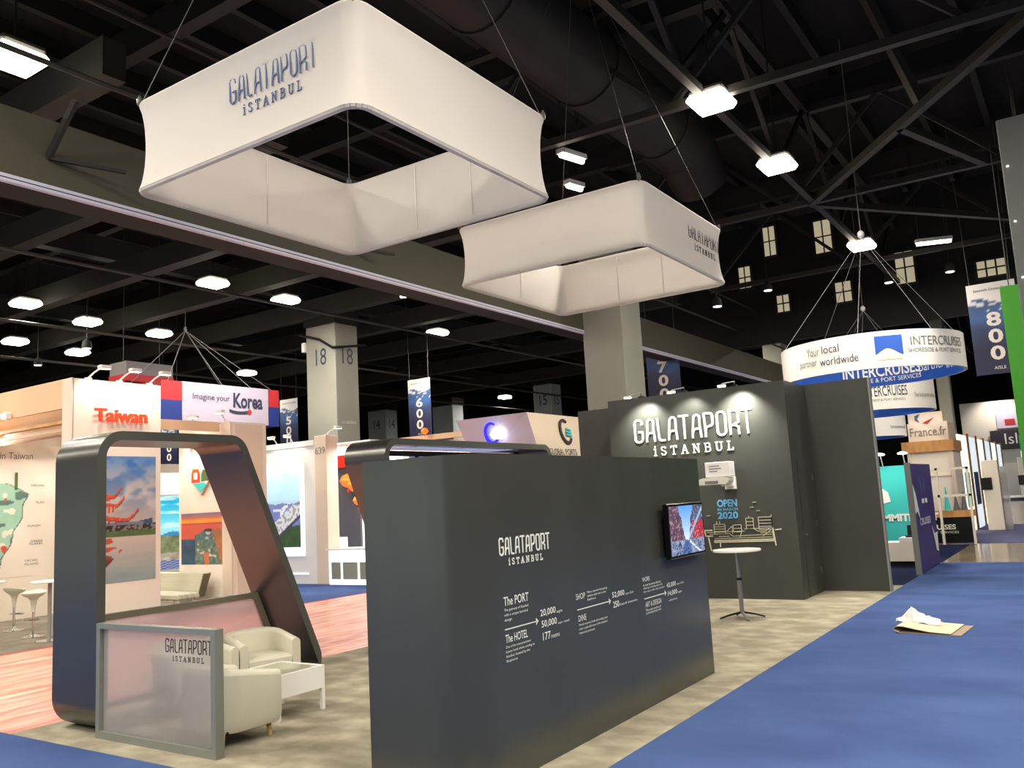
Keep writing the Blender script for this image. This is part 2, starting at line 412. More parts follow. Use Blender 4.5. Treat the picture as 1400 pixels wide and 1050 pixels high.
def carpet(name, label, x0, x1, y0, y1, m):
    return tag(MB(((x0 + x1) / 2, (y0 + y1) / 2, 0)).box(x0, x1, y0, y1, -.012, 0).build(name, m), label, 'carpet')
carpet('booth_carpet', 'mottled beige grey carpet covering the dark booth floor', -9.45, -3.36, 4.66, 18.6, 'carpet_booth')
carpet('aisle_carpet', 'bright blue aisle carpet running along the right of the booth', -3.36, 9, -6, 23.6, 'carpet_blue')
carpet('cross_aisle_carpet', 'blue aisle carpet in the lower left corner before the booth', -24, -3.36, -6, 4.66, 'carpet_blue')
carpet('plastic_covered_carpet', 'red carpet under wrinkled clear plastic film left of the booth', -15.26, -9.45, 4.66, 30.2, 'film')
carpet('carpet_edge', 'thin red strip of uncovered carpet along the grey stand floor', -15.36, -15.26, 4.66, 30.2, 'carpet_red')
carpet('stand_carpet', 'plain taupe grey carpet under the white bar stools', -21.6, -15.36, 4.66, 14.06, 'carpet_grey')
carpet('stand_carpet', 'strip of blue carpet before the stand numbered 639', -30, -15.36, 14.06, 30, 'carpet_blue')
carpet('stand_carpet', 'dark navy carpet under the white cabinet by the purple panel', -9.4, -3.36, 18.62, 29.6, 'carpet_blue_dark')
carpet('far_aisle_carpet', 'slate blue carpet beyond the polished concrete at the far right', -16, 9, 30.3, 66, 'carpet_slate')

# long bulkhead beam with pale trim
b = thing('bulkhead_beam', 'long olive bulkhead beam with pale double trim along its lower edge', 'beam', (-11.6, 18, 6.56))
o = (-11.6, 18, 6.56)
MB(o).box(-12.1, -11.3, -12, 46, 6.66, 7.6).build('beam_body', 'beam_paint', b)
MB(o).box(-12.1, -11.42, -12, 46, 6.64, 6.66).build('beam_soffit_shade', 'hall_dark', b)  # shade under the beam, painted as a dark sheet
MB(o).box(-11.36, -11.28, -12, 46, 6.615, 6.66).build('trim_strip', 'trim_light', b)
MB(o).box(-11.35, -11.29, -12, 46, 6.60, 6.615).build('trim_groove', 'black_matte', b)
MB(o).box(-11.36, -11.28, -12, 46, 6.56, 6.60).build('trim_strip', 'trim_light', b)
for y in (5.9, 11.6):
    k = MB(o); k.bar((-11.28, y, 7.05), (-10.8, y + .1, 7.75), .06, .09); k.bar((-11.28, y, 7.04), (-10.9, y + .9, 7.0), .05, .05); k.build('bracket', 'steel_dark', b)
tag(MB((-11.0, 10, 8.25)).tube((-11.0, -10, 8.25), (-11.0, 44, 8.25), .04, n=8).build('conduit_pipe', 'steel_mid'), 'thin conduit pipe running above the olive bulkhead beam', 'pipe')
tag(MB((-10.2, 10, 8.9)).tube((-10.2, -10, 8.9), (-10.2, 44, 8.9), .035, n=8).build('conduit_pipe', 'steel_dark'), 'dark thin pipe strung below the roof deck at upper left', 'pipe')

# cross beams beyond the bulkhead
for i, y in enumerate((7.2, 10.6, 14.2, 17.6, 21.6, 25.4, 30, 36, 43)):
    tag(MB((-30, y, 9.1)).box(-58, -12.2, y, y + .4, 9.1, 9.75).build('roof_beam', 'beam_dark'),
        'deep dark roof beam crossing the left part of the hall', 'beam', 'roof beams of the left hall')
for i, x in enumerate((-17.5, -24.5, -33, -42)):
    tag(MB((x, 20, 10.2)).box(x, x + .4, -8, 60, 10.05, 10.7).build('roof_purlin', 'steel_dark'), ('nearest', 'second', 'third', 'farthest')[i] + ' dark purlin running away above the left roof beams', 'beam', 'purlins of the left hall')
for i, (x, z) in enumerate(((-19.5, 8.25), (-25.8, 8.1), (-31.5, 8.1))):
    tag(MB((x, 20, z)).tube((x, -6, z), (x, 58, z), .05, n=8).build('conduit_pipe', 'steel_mid'), ('nearest', 'middle', 'farthest')[i] + ' slim pipe hung under the left roof beams', 'pipe', 'pipes of the left hall')

# roof trusses on the right
def truss(name, label, p0, p1, n, grp):
    p0, p1 = Vector(p0), Vector(p1); c = (p0 + p1) / 2; t = thing(name, label, 'truss', tuple(c), 0, grp)
    off = tuple(c); upz = Vector((0, 0, 2.4))
    MB(off).bar(p0, p1, .15, .15).build('bottom_chord', 'steel_mid', t)
    MB(off).bar(p0 + upz, p1 + upz, .2, .2).build('top_chord', 'steel_dark', t)
    for i in range(n):
        a = p0 + (p1 - p0) * (i / n); bq = p0 + (p1 - p0) * ((i + .5) / n) + upz; e = p0 + (p1 - p0) * ((i + 1) / n)
        MB(off).bar(a, bq, .1, .1).build('web_bar', 'steel_dark', t)
        MB(off).bar(bq, e, .1, .1).build('web_bar', 'steel_dark', t)
truss('roof_truss', 'roof truss running away along the row of high-bay lights', (-5.0, 2, 9.12), (-5.0, 58, 9.12), 10, 'roof trusses')
truss('roof_truss', 'roof truss crossing nearest above the smaller hanging sign', (-10.6, 14.2, 9.12), (14, 15.2, 9.12), 5, 'roof trusses')
truss('roof_truss', 'roof truss crossing behind the second high-bay light', (-10.6, 21.7, 9.12), (14, 21.9, 9.12), 5, 'roof trusses')
truss('roof_truss', 'roof truss crossing above the ring signs', (-10.6, 29.2, 9.12), (14, 29.2, 9.12), 5, 'roof trusses')
truss('roof_truss', 'farthest roof truss crossing at the right', (-10.6, 38, 9.12), (14, 38, 9.12), 5, 'roof trusses')
for (a, bq, lb) in (((-5.1, 21.8, 9.1), (.6, 14.2, 9.1), 'long diagonal roof brace from the second light towards the upper right'),
                    ((.6, 14.2, 9.1), (6.0, 7.0, 9.1), 'diagonal roof brace leaving the picture at the upper right'),
                    ((-2.4, 18.2, 9.1), (-1.2, 21.7, 9.1), 'short roof brace below the long diagonal'),
                    ((-5.1, 21.8, 9.1), (.6, 29.2, 9.1), 'diagonal roof brace above the round sign cables'),
                    ((-1.9, 17.6, 9.2), (-2.6, 17.0, 11.5), 'upright roof strut at the middle of the long diagonal')):
    tag(MB(tuple((Vector(a) + Vector(bq)) / 2)).bar(a, bq, .16, .16).build('roof_brace', 'steel_mid'), lb, 'brace')
# large round duct
d = thing('air_duct', 'large dark round air duct beneath the roof between the hanging signs', 'duct', (-7.5, 14, 10.6)); o = (-7.5, 14, 10.6)
MB(o).tube((-7.5, 2, 10.6), (-7.5, 19.6, 10.6), .78, n=24).build('duct_body', 'duct', d, True)
for y in (4, 7.5, 11, 14.5, 18): MB(o).tube((-7.5, y, 10.6), (-7.5, y + .09, 10.6), .82, n=24).build('duct_flange', 'steel_dark', d, True)
MB(o).tube((-7.5, 19.6, 10.6), (-7.5, 20.6, 9.9), .78, .7, n=24).build('duct_elbow', 'duct', d, True)

# columns
def column(name, label, x1, y0, sx, sy, z1, m, txt=None, zt=0, cap=True):
    c = (x1 - sx / 2, y0 + sy / 2, 0); t = thing(name, label, 'column', c)
    MB(c).bbox(x1 - sx, x1, y0, y0 + sy, 0, z1, .03).build('shaft', m, t)
    if cap: MB(c).box(x1 - sx - .05, x1 + .05, y0 - .05, y0 + sy + .05, z1, z1 + .5).build('capital', 'steel_dark', t)
    if txt:
        text(txt, (x1 - sx * .66, y0 - .001, zt), (1, 0, 0), (0, 0, 1), 'ink_navy', t, c, hei=.62, squash=.8, name='column_number')
        text(txt, (x1 + .001, y0 + sy * .3, zt), (0, 1, 0), (0, 0, 1), 'ink_navy', t, c, hei=.62, squash=.8, name='column_number')
    return t, c
column('hall_column', 'wide grey square column standing behind the dark logo wall', -10.1, 20.8, 1.24, 1.2, 9.0, 'column_grey')
t, c = column('hall_column', 'grey square column numbered 18 beside the orange lanterns', -22.18, 22.0, 1.5, 1.18, 8.85, 'column_grey', '18', 7.35)
text('U.S. ADDRESS', (-22.179, 22.25, 5.16), (0, 1, 0), (0, 0, 1), 'banner_white', t, c, wid=.72, hei=.09, name='notice')
MB(c).box(-23.86, -23.7, 21.95, 22.15, 7.95, 8.3).build('junction_box', 'white', t)
MB(c).path([(-23.9, 21.9, 8.6), (-22.9, 21.93, 8.3), (-22.2, 21.9, 7.9), (-21.9, 23.3, 8.1)], .05, 6).build('cable_loop', 'black_matte', t)
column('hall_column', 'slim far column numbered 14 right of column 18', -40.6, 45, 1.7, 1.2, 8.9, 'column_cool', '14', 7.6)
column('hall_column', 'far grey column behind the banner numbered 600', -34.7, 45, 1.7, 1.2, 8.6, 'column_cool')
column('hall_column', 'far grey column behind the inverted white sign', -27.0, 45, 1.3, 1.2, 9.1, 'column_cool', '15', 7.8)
column('hall_column', 'pale far column between the logo wall and the round sign', -11.35, 40, .9, .9, 8.7, 'column_grey', '11', 7.0)
column('hall_column', 'dark far column beside the illuminated stands at right', -4.15, 36.5, .45, .5, 9.0, 'column_grey')

# ------------------------------------------------------------------ ceiling lights
def high_bay(x, y, z, label, group, power=1.0, top=None, light=True):
    c = (x, y, z); t = thing('high_bay_light', label, 'ceiling light', c, 0, group)
    MB(c).bbox(x - .32, x + .32, y - .32, y + .32, z + .08, z + .2, .04).build('housing', 'steel_mid', t)
    MB(c).bbox(x - .36, x + .36, y - .38, y + .38, z - .1, z + .08, .07).build('diffuser', 'lamp_glow', t, True)
    MB(c).tube((x, y, z + .2), (x, y, top or 12.98), .02, n=6).build('stem', 'steel_dark', t)
    if light:
        l = bpy.data.lights.new('high_bay_lamp', 'AREA'); l.shape = 'RECTANGLE'; l.size = .7; l.size_y = .7; l.energy = HIGHBAY_W * power; l.color = WARM
        lo = bpy.data.objects.new('lamp', l); COL.objects.link(lo); lo.parent = t; lo.location = (0, 0, -.12)
    return t
Z9 = 9.0
high_bay(-12.58, 6.05, Z9, 'blazing high-bay light at the upper left corner of the picture', 'high-bay lights', .8)
high_bay(-4.9, 14.4, Z9, 'high-bay light nearest above the smaller hanging sign', 'high-bay lights', .9)
high_bay(-4.9, 18.3, Z9, 'second high-bay light in the row at the upper right', 'high-bay lights', .9)
high_bay(-4.88, 26.5, Z9, 'third high-bay light right above the round sign cables', 'high-bay lights', .9)
high_bay(-5.45, 37.7, Z9, 'farthest high-bay light of the right row', 'high-bay lights', .7)
LL = 'glowing high-bay light beyond the bulkhead beam, '
for x, y, l, lb in ((-21.14, 16, 1, 'above the right side of the first arch'), (-21.3, 18.95, 1, 'just left above column 18'), (-21.4, 27, 1.3, 'right above the banner numbered 600'), (-28.4, 19.1, 1, 'left of the box sign cables'),
                    (-33.6, 18.9, .6, 'above the white lettered tower'), (-33.9, 27.6, 1.5, 'right above the lilac box sign'), (-27, 13.5, .8, 'near the left picture edge'), (-28.2, 16.2, 0, 'second from the left picture edge'),
                    (-32.9, 16.1, 0, 'lowest at the left picture edge'), (-14.25, 38, 1.0, 'right of the banner numbered 700'), (-32.2, 47.6, 1.0, 'small above the inverted tapered sign')):
    high_bay(x, y, Z9, LL + lb, 'high-bay lights of the left hall', l or 1, None, bool(l))
for x, y, p in ((-.8, 4.0, 1.1), (-4.9, -2.5, 1.1), (3.6, 2.0, 1.1), (3.6, 8.5, 1.1), (4.5, 15, 1.1), (5.2, 22, 1.0), (-12.6, -2.5, 1.1), (-9.0, 1.2, 1.1), (-17, 3.0, 1.1), (-21, 7.5, .9), (1.5, 30, .8), (10, 6, 1.2), (11, 14, 1.2), (12, 24, 1.0), (-1, -7, 1.2), (6, -5, 1.2), (-9, -8, 1.1), (-19, -3.5, 1.2), (-27, -2.5, 1.2), (-36, -2.5, 1.2)):  # unseen lamps added to spread more light through the hall
    high_bay(x, y, Z9, 'high-bay light added outside the picture to light the hall', 'high-bay lights added out of view', p)
def tube_light(x, y, z, L, ang, label):
    c = (x, y, z); t = thing('tube_light', label, 'ceiling light', c, R(ang))
    MB().box(-L / 2, L / 2, -.1, .1, 0, .1).build('housing', 'white', t)
    MB().tube((-L / 2 + .03, 0, -.03), (L / 2 - .03, 0, -.03), .06, n=10).build('tube', 'tube_glow', t)
    for s in (-.4, .4): MB().tube((s * L, 0, .1), (s * L, 0, 12.98 - z), .012, n=5).build('hanger', 'steel_dark', t)
tube_light(-8.1, 14.9, 9.0, .7, 75, 'upper of two short tube lights between the hanging signs')
tube_light(-8.9, 16.4, 9.0, .5, 75, 'lower of two short tube lights between the hanging signs')
tube_light(-17.9, 9.2, 9.0, 1.0, 70, 'tube light at the left edge just under the bulkhead beam')
tube_light(-18.0, 13.4, 9.0, .7, 70, 'tube light under the bulkhead beam above the first arch')
tube_light(-3.1, 27.7, 9.0, 1.0, 20, 'slanted tube light right of the round sign cables')
tube_light(-18.1, 21.3, 9.0, .5, 20, 'small tube light under the bulkhead beam near the smaller sign')
def pendant(x, y, z, label, r=.16):
    c = (x, y, z); t = thing('pendant_spotlight', label, 'spotlight', c, 0, 'small pendant spotlights')
    MB(c).lathe([(.05, .3), (r * .8, .22), (r, .02), (r * .96, 0)], c, 14).build('shade', 'black_matte', t, True)
    MB(c).lathe([(r * .8, -.01), (r * .8, .02)], c, 14).build('lens', 'spot_glow', t)
    MB(c).tube((x, y, z + .3), (x, y, 12.98), .015, n=5).build('stem', 'steel_dark', t)
for x, y, z, lb in ((-8.2, 28, 8.5, 'pendant spotlight left of the round sign cables'), (-4.9, 30.5, 8.6, 'pendant spotlight between the lit windows'), (-3.0, 30, 8.5, 'pendant spotlight right of the lit windows'),
                    (-8.9, 25, 7.6, 'pendant spotlight low beside the smaller hanging sign'), (-33, 17, 8.2, 'pendant spotlight at the far left above the wooden fascia'), (-26.5, 15.2, 7.7, 'black pendant spotlight left of the box sign cables')):
    pendant(x, y, z, lb)
# lit openings high up in a dark plant wall
pw = thing('plant_room_wall', 'dark wall high under the roof with lit openings', 'wall', (-3, 33, 7.4)); o = (-3, 33, 7.4)
MB(o).box(-16, 9, 33.2, 33.5, 7.6, 12.4).build('wall_sheet', 'hall_dark', pw)
for (x0, x1, z0, z1) in ((-7.75, -7.1, 10.7, 12.0), (-5.05, -4.4, 9.0, 10.2), (-7.2, -6.6, 8.7, 9.5), (-2.5, -1.6, 8.75, 9.35), (-9.7, -9.2, 11.0, 12.2), (-9.4, -8.9, 8.7, 9.4), (-10.8, -10.3, 9.9, 10.8)):
    f = MB(o).box(x0 - .06, x1 + .06, 33.08, 33.2, z0 - .06, z1 + .06).build('opening_frame', 'steel_dark', pw)
    n = 2 if x1 - x0 < .8 else 3
    for i in range(n):
        for j in range(2):
            a = x0 + (x1 - x0) * i / n; bq = x0 + (x1 - x0) * (i + 1) / n; cc = z0 + (z1 - z0) * j / 2; e = z0 + (z1 - z0) * (j + 1) / 2
            MB(o).box(a + .03, bq - .03, 33.05, 33.09, cc + .03, e - .03).build('pane', 'window_glow', f)

# ================================================================== HANGING FABRIC SIGNS
def fabric_sign(label, x0, x1, y0, y1, z0, z1):
    c = ((x0 + x1) / 2, (y0 + y1) / 2, z0); t = thing('hanging_sign', label, 'hanging sign', c, 0, 'square fabric signs hung over the booth')
    def ring(ins, r=.2, seg=6):
        p = [(x0 + ins, y0 + ins), (x1 - ins, y0 + ins), (x1 - ins, y1 - ins), (x0 + ins, y1 - ins)]
        rp = round_poly(p, max(.05, r - ins), seg); out = []
        for i in range(len(rp)):
            a, bq = Vector(rp[i]), Vector(rp[(i + 1) % len(rp)]); n = 6 if (bq - a).length > .5 else 1
            for k in range(n): out.append(tuple(a + (bq - a) * (k / n)))
        return out
    def sheet(ins0, pinch, name, flip):
        mb = MB(c); rows = []; NZ = 14
        base = ring(ins0); n = len(base)
        for j in range(NZ + 1):
            tt = j / NZ; q = 1 - (2 * tt - 1) ** 2; q = q ** .75
            rr = ring(ins0 + pinch * q); rows.append([(p[0], p[1], z0 + (z1 - z0) * tt) for p in rr])
        vs = [v for r_ in rows for v in r_]; fs = []
        for j in range(NZ):
            for i in range(n):
                f = (j * n + i, j * n + (i + 1) % n, (j + 1) * n + (i + 1) % n, (j + 1) * n + i); fs.append(f[::-1] if flip else f)
        return mb.add(vs, fs).build(name, 'fabric', t, True)
    sheet(0, .065, 'outer_fabric', False); sheet(.075, .03, 'inner_fabric', True)
    for z, nm in ((z0, 'bottom_hem'), (z1, 'top_hem')):
        pts = [(p[0], p[1], z) for p in ring(.037)]; mb = MB(c)
        for a, bq in zip(pts, pts[1:] + pts[:1]): mb.tube(a, bq, .034, n=8)
        mb.build(nm, 'fabric', t, True)
    # seams half way along each side, inside
    xm, ym = (x0 + x1) / 2, (y0 + y1) / 2
    for (px, py, dx, dy) in ((xm - .35, y1 - .115, .008, .004), (x0 + .112, ym + .1, .004, .008), (xm + .5, y1 - .115, .008, .004)):
        MB(c).box(px - dx, px + dx, py - dy, py + dy, z0 + .04, z1 - .04).build('seam', 'fabric_seam', t)
    ap = (xm, ym, z1 + 5.4)
    for (px, py) in ((x0 + .06, y0 + .06), (x1 - .06, y0 + .06), (x1 - .06, y1 - .06), (x0 + .06, y1 - .06)):
        MB(c).tube((px, py, z1), (xm, ym, 11.3), .006, n=5).build('cable', 'cable_dark', t)
        MB(c).lathe([(.02, 0), (.03, .03), (.03, .07), (.012, .11)], (px, py, z1 + .02), 8).build('cable_clamp', 'cable_dark', t)
    MB(c).tube((xm, ym, 11.3), (xm, ym, 12.98), .01, n=5).build('drop_cable', 'cable_dark', t)
    return t, c
t, c = fabric_sign('nearer square white fabric sign with blue lettering hung over the booth', -7.79, -4.63, 4.91, 8.07, 5.40, 6.31)
brand_mark((-6.28, 4.91 + .058, 5.885), (1, 0, 0), (0, 0, 1), 1.14, .24, 'ink_blue', t, c, .008, True, .44)
t, c = fabric_sign('farther square white fabric sign with lettering on its right side', -7.77, -4.58, 10.33, 13.49, 5.40, 6.27)
brand_mark((-4.637, 12.05, 5.88), (0, 1, 0), (0, 0, 1), 1.25, .25, 'ink_navy', t, c, .006, True, .36)

# ================================================================== DARK LOGO WALL
t = thing('logo_wall', 'tall dark grey wall with raised white lettering and spotlights', 'wall', (-6.5, 16.9, 0)); o = (-6.5, 16.9, 0)
MB(o).box(-8.31, -4.61, 16.14, 17.7, 0, 4.03).build('wall_block', 'booth_dark', t)
MB(o).box(-9.5, -8.31, 16.95, 17.6, 0, 3.98).build('side_wall', 'booth_dark', t)
MB(o).box(-4.61, -3.41, 17.58, 17.70, 0, 4.06).build('wing_panel', 'booth_dark', t)
MB(o).box(-3.415, -3.385, 17.57, 17.71, 0, 4.06).build('wing_edge_strip', 'frame_grey', t)
dr = MB(o).box(-4.612, -4.596, 16.5, 17.44, .02, 2.55).build('door', 'booth_dark', t)
for z in (.35, 1.25, 2.15): MB(o).box(-4.6, -4.585, 17.40, 17.46, z, z + .12).build('hinge', 'steel_pole', dr)
k = MB(o); k.tube((-4.6, 16.62, 1.14), (-4.54, 16.62, 1.14), .014, n=8); k.tube((-4.545, 16.6, 1.14), (-4.545, 16.74, 1.13), .012, n=8); k.build('door_handle', 'chrome', dr)
brand_mark((-7.72, 16.14, 3.11), (1, 0, 0), (0, 0, 1), 2.44, .45, 'letter_white', t, o, .022, True, .70)
# wrong-way guard: faces the aisle side
for i, x in enumerate((-7.55, -6.6, -5.57)):
    s = thing('arm_spotlight', ['left', 'middle', 'right'][i] + ' arm spotlight clipped on top of the dark logo wall', 'spotlight', (x, 16.14, 4.03), 0, 'arm spotlights on the logo wall')
    MB().box(-.05, .05, .0, .12, 0, .03).build('clip', 'black', s)
    MB().path([(0, .05, .03), (0.06, -.1, .08), (-.08, -.42, .02)], .012, 6).build('arm', 'steel_pole', s)
    h = MB(); h.bbox(-.16, .0, -.47, -.39, -.035, .0, .01); h.build('head', 'white', s)
    MB().box(-.15, -.01, -.46, -.4, -.042, -.035).build('lens', 'spot_glow', s)
    l = bpy.data.lights.new('spot', 'SPOT'); l.energy = (210, 90, 300)[i]; l.color = (1, .97, .88); l.spot_size = R(105); l.spot_blend = .8; l.shadow_soft_size = .04
    lo = bpy.data.objects.new('lamp', l); COL.objects.link(lo); lo.parent = s; lo.location = (.1 if i != 1 else .12, -.44, -.07)
    lo.rotation_euler = (R(32), 0, R(0))
# short-throw projector with box on it
t = thing('wall_projector', 'white short-throw projector on a wall arm below the lettering', 'projector', (-5.9, 16.14, 2.2)); o = (-5.9, 16.14, 2.2)
MB(o).prism([(0, 0), (.55, 0), (.6, .06), (.6, .12), (.45, .14), (.1, .13), (0, .1)], (-6.25, 15.62, 2.16), (1, 0, 0), (0, 0, 1), (0, .3, 0)).build('body', 'projector', t)
MB(o).box(-6.1, -5.85, 15.60, 15.63, 2.18, 2.23).build('vent', 'projector_dark', t)
MB(o).box(-5.86, -5.72, 15.8, 16.14, 2.12, 2.20).build('wall_arm', 'projector', t)
MB(o).box(-5.9, -5.68, 16.10, 16.14, 2.06, 2.30).build('wall_plate', 'projector', t)
t = thing('white_card_box', 'white printed box standing on the wall projector', 'box', (-5.83, 15.8, 2.30)); o = (-5.83, 15.8, 2.30)
MB(o).bbox(-6.1, -5.62, 15.66, 15.94, 2.30, 2.58, .008).build('carton', 'paper_white', t)
for i, wd in enumerate((.2, .24, .16)): MB(o).box(-6.02, -6.02 + wd, 15.655, 15.66, 2.50 - i * .05, 2.515 - i * .05).build('print_line', 'ink_grey', t)
# OPEN IN MARCH 2020 + skyline line drawing
t = thing('opening_date_sign', 'light blue raised opening date above the skyline drawing', 'sign', (-5.9, 16.13, 1.7)); o = (-5.9, 16.13, 1.7)
text('OPEN', (-6.10, 16.138, 1.725), (1, 0, 0), (0, 0, 1), 'letter_blue', t, o, wid=.40, hei=.145, bold=.035, name='text_line')
text('IN MARCH', (-6.10, 16.138, 1.652), (1, 0, 0), (0, 0, 1), 'letter_blue', t, o, wid=.40, hei=.055, bold=.02, name='text_line')
text('2020', (-6.11, 16.138, 1.50), (1, 0, 0), (0, 0, 1), 'letter_blue', t, o, wid=.41, hei=.135, bold=.035, name='text_line')
t = thing('skyline_drawing', 'cream line drawing of waterfront buildings on the dark logo wall', 'wall graphic', (-5.65, 16.13, 1.2)); o = (-5.65, 16.13, 1.2)
def lines(name, segs, th, m='line_cream'):
    k = MB(o)
    for (a, b_, c_, e) in segs:
        dv = Vector((c_ - a, e - b_)); 
        if dv.length < 1e-5: continue
        dv.normalize(); nn = Vector((-dv.y, dv.x)) * th / 2
        k.prism([(a - nn.x, b_ - nn.y), (c_ - nn.x, e - nn.y), (c_ + nn.x, e + nn.y), (a + nn.x, b_ + nn.y)], (0, 16.139, 0), (1, 0, 0), (0, 0, 1), (0, -.01, 0))
    k.build(name, m, t)
lines('quay', [(-6.22, 1.09, -5.05, 1.10), (-6.22, 1.06, -5.05, 1.07), (-6.10, 1.08, -6.10, .97), (-5.06, 1.30, -5.03, .98), (-5.02, 1.27, -4.90, 1.28), (-6.33, 1.16, -6.29, .90), (-6.38, 1.18, -6.24, 1.18), (-6.40, 1.29, -6.24, 1.29), (-6.40, 1.29, -6.38, 1.18)], .02)
def block(x0, x1, z0, z1, n):
    s = [(x0, z0, x0, z1), (x1, z0, x1, z1)]
    for i in range(n + 1): s.append((x0, z0 + (z1 - z0) * i / n, x1, z0 + (z1 - z0) * i / n))
    return s
lines('tower_block', block(-5.56, -5.42, 1.3, 1.50, 3) + [(-5.5, 1.5, -5.5, 1.54)], .009)
lines('wide_block', block(-5.32, -5.07, 1.28, 1.51, 4) + [(-5.07, 1.1, -5.07, 1.55)], .009)
lines('low_block', block(-6.2, -5.98, 1.22, 1.40, 4) + [(-6.14, 1.4, -6.14, 1.46), (-6.08, 1.4, -6.08, 1.46), (-6.0, 1.22, -5.84, 1.36), (-5.84, 1.36, -5.84, 1.22)], .008)
lines('middle_block', block(-5.82, -5.66, 1.25, 1.38, 2), .009)
lines('terraces', [(-6.36, 1.25, -5.6, 1.26), (-6.3, 1.215, -5.9, 1.22), (-5.9, 1.22, -5.84, 1.17), (-5.84, 1.17, -5.1, 1.19), (-5.66, 1.25, -5.70, 1.15), (-5.6, 1.3, -5.05, 1.31), (-5.42, 1.3, -5.34, 1.25), (-5.34, 1.25, -5.2, 1.25), (-5.2, 1.25, -5.12, 1.31), (-5.26, 1.16, -5.1, 1.27), (-6.2, 1.13, -5.1, 1.14), (-6.12, 1.17, -5.9, 1.17), (-5.3, 1.22, -5.08, 1.23)], .009)
for (x, z) in ((-5.40, 1.79), (-5.46, 1.70), (-5.34, 1.63), (-6.33, 1.57)): lines('gull', [(x, z, x + .07, z + .002)], .008)

# ================================================================== INFO WALL
o = (-4.6, 7.4, 0); t = thing('info_wall', 'dark rounded display wall printed with white port facts', 'display wall', o)
H_ = 2.44; r = .34; pts = [(-4.87, 5.10)]
for k in range(13):
    a = R(270 + 90 * k / 12); pts.append((-3.85 - r + r * math.cos(a), 5.10 + r + r * math.sin(a)))
pts.append((-3.85, 9.66))
inner = [(-4.0, 9.66)]; r2_ = .19
for k in range(13):
    a = R(360 - 90 * k / 12); inner.append((-3.85 - r + r2_ * math.cos(a), 5.10 + r + r2_ * math.sin(a)))
inner.append((-4.87, 5.25))
poly = pts + inner; n = len(poly); k = MB(o)
vs = [(x, y, 0) for x, y in poly] + [(x, y, H_) for x, y in poly]; fs = [(i, (i + 1) % n, n + (i + 1) % n, n + i) for i in range(n)]
m_ = len(pts)
for i in range(m_ - 1):
    a, b_, c_, e = i, i + 1, n - 2 - i, n - 1 - i
    fs.append((n + a, n + b_, n + c_, n + e)); fs.append((e, c_, b_, a))
k.add(vs, fs).build('wall_shell', 'booth_satin', t, True)
U, V_ = (0, 1, 0), (0, 0, 1); XI = -3.849
def info(body, y, z, w_, h_, nm='text_line', bold=0): text(body, (XI, y, z), U, V_, 'ink_white', t, o, wid=w_, hei=h_, depth=.002, name=nm, bold=bold)
def arrow(y0, y1, z):
    k = MB(o); k.box(XI, XI + .002, y0, y1, z - .004, z + .004); k.add([(XI + .002, y1 - .02, z - .03), (XI + .002, y1 + .02, z), (XI + .002, y1 - .02, z + .03)], [(0, 1, 2)]); k.build('arrow', 'ink_white', t)
brand_mark((XI, 5.50, 1.66), U, V_, .73, .125, 'ink_white', t, o, .003, True, .9)
info('The PORT', 5.52, 1.275, .35, .068, 'heading', .01)
for i, (s, w_) in enumerate((('The gateway of Istanbul', .34), ('with a unique terminal', .33), ('design', .10))): info(s, 5.52, 1.228 - i * .037, w_, .026)
arrow(5.52, 5.98, 1.10)
info('The HOTEL', 5.52, 1.0, .31, .062, 'heading', .01)
for i, (s, w_) in enumerate((('One of the most prominent', .35), ('luxury hotel chains coming to', .40), ('Istanbul, located by the', .33), ('Bosphorus', .15))): info(s, 5.52, .955 - i * .034, w_, .025)
info('20,000', 6.03, 1.12, .24, .062, 'figure', .01); info('sqm', 6.285, 1.115, .09, .025)
info('50,000', 6.04, 1.03, .24, .062, 'figure', .01); info('sqm retail', 6.295, 1.025, .19, .025)
info('177', 6.05, .935, .12, .062, 'figure', .01); info('rooms', 6.18, .935, .13, .025)
info('SHOP', 6.62, 1.185, .16, .05, 'heading')
for i, (s, w_) in enumerate((('Many special shopping', .38), ('options right next to the', .35), ('Bosphorus', .15))): info(s, 6.82, 1.215 - i * .032, w_, .024)
arrow(6.63, 7.24, 1.10)
info('DINE', 6.64, 1.0, .14, .05, 'heading')
for i, (s, w_) in enumerate((('World renowned chefs and amazing taste', .53), ('with a splendid view of the Istanbul', .52), ('historical peninsula', .28))): info(s, 6.64, .955 - i * .034, w_, .025)
info('52,000', 7.29, 1.115, .25, .058, 'figure', .01); info('sqm GLA', 7.56, 1.115, .18, .025)
info('250', 7.30, 1.03, .12, .058, 'figure', .01); info('shops & restaurants', 7.43, 1.03, .38, .028)
info('WORK', 7.95, 1.195, .18, .045, 'heading')
for i, (s, w_) in enumerate((('A new business district', .42), ('offering working space by', .46), ('the sea in the city centre', .5))): info(s, 7.96, 1.15 - i * .033, w_, .024)
arrow(7.97, 8.48, 1.03)
info('ART & DESIGN', 7.98, .945, .38, .05, 'heading')
for i, (s, w_) in enumerate((('The new centre of', .36), ('contemporary arts', .36))): info(s, 7.98, .905 - i * .034, w_, .024)
info('43,000', 8.52, 1.07, .24, .055, 'figure', .01); info('sqm GLA', 8.78, 1.075, .20, .024)
info('14,000', 8.54, .985, .24, .055, 'figure', .01); info('sqm', 8.8, .985, .1, .024); info('cultural area', 8.55, .935, .22, .02)
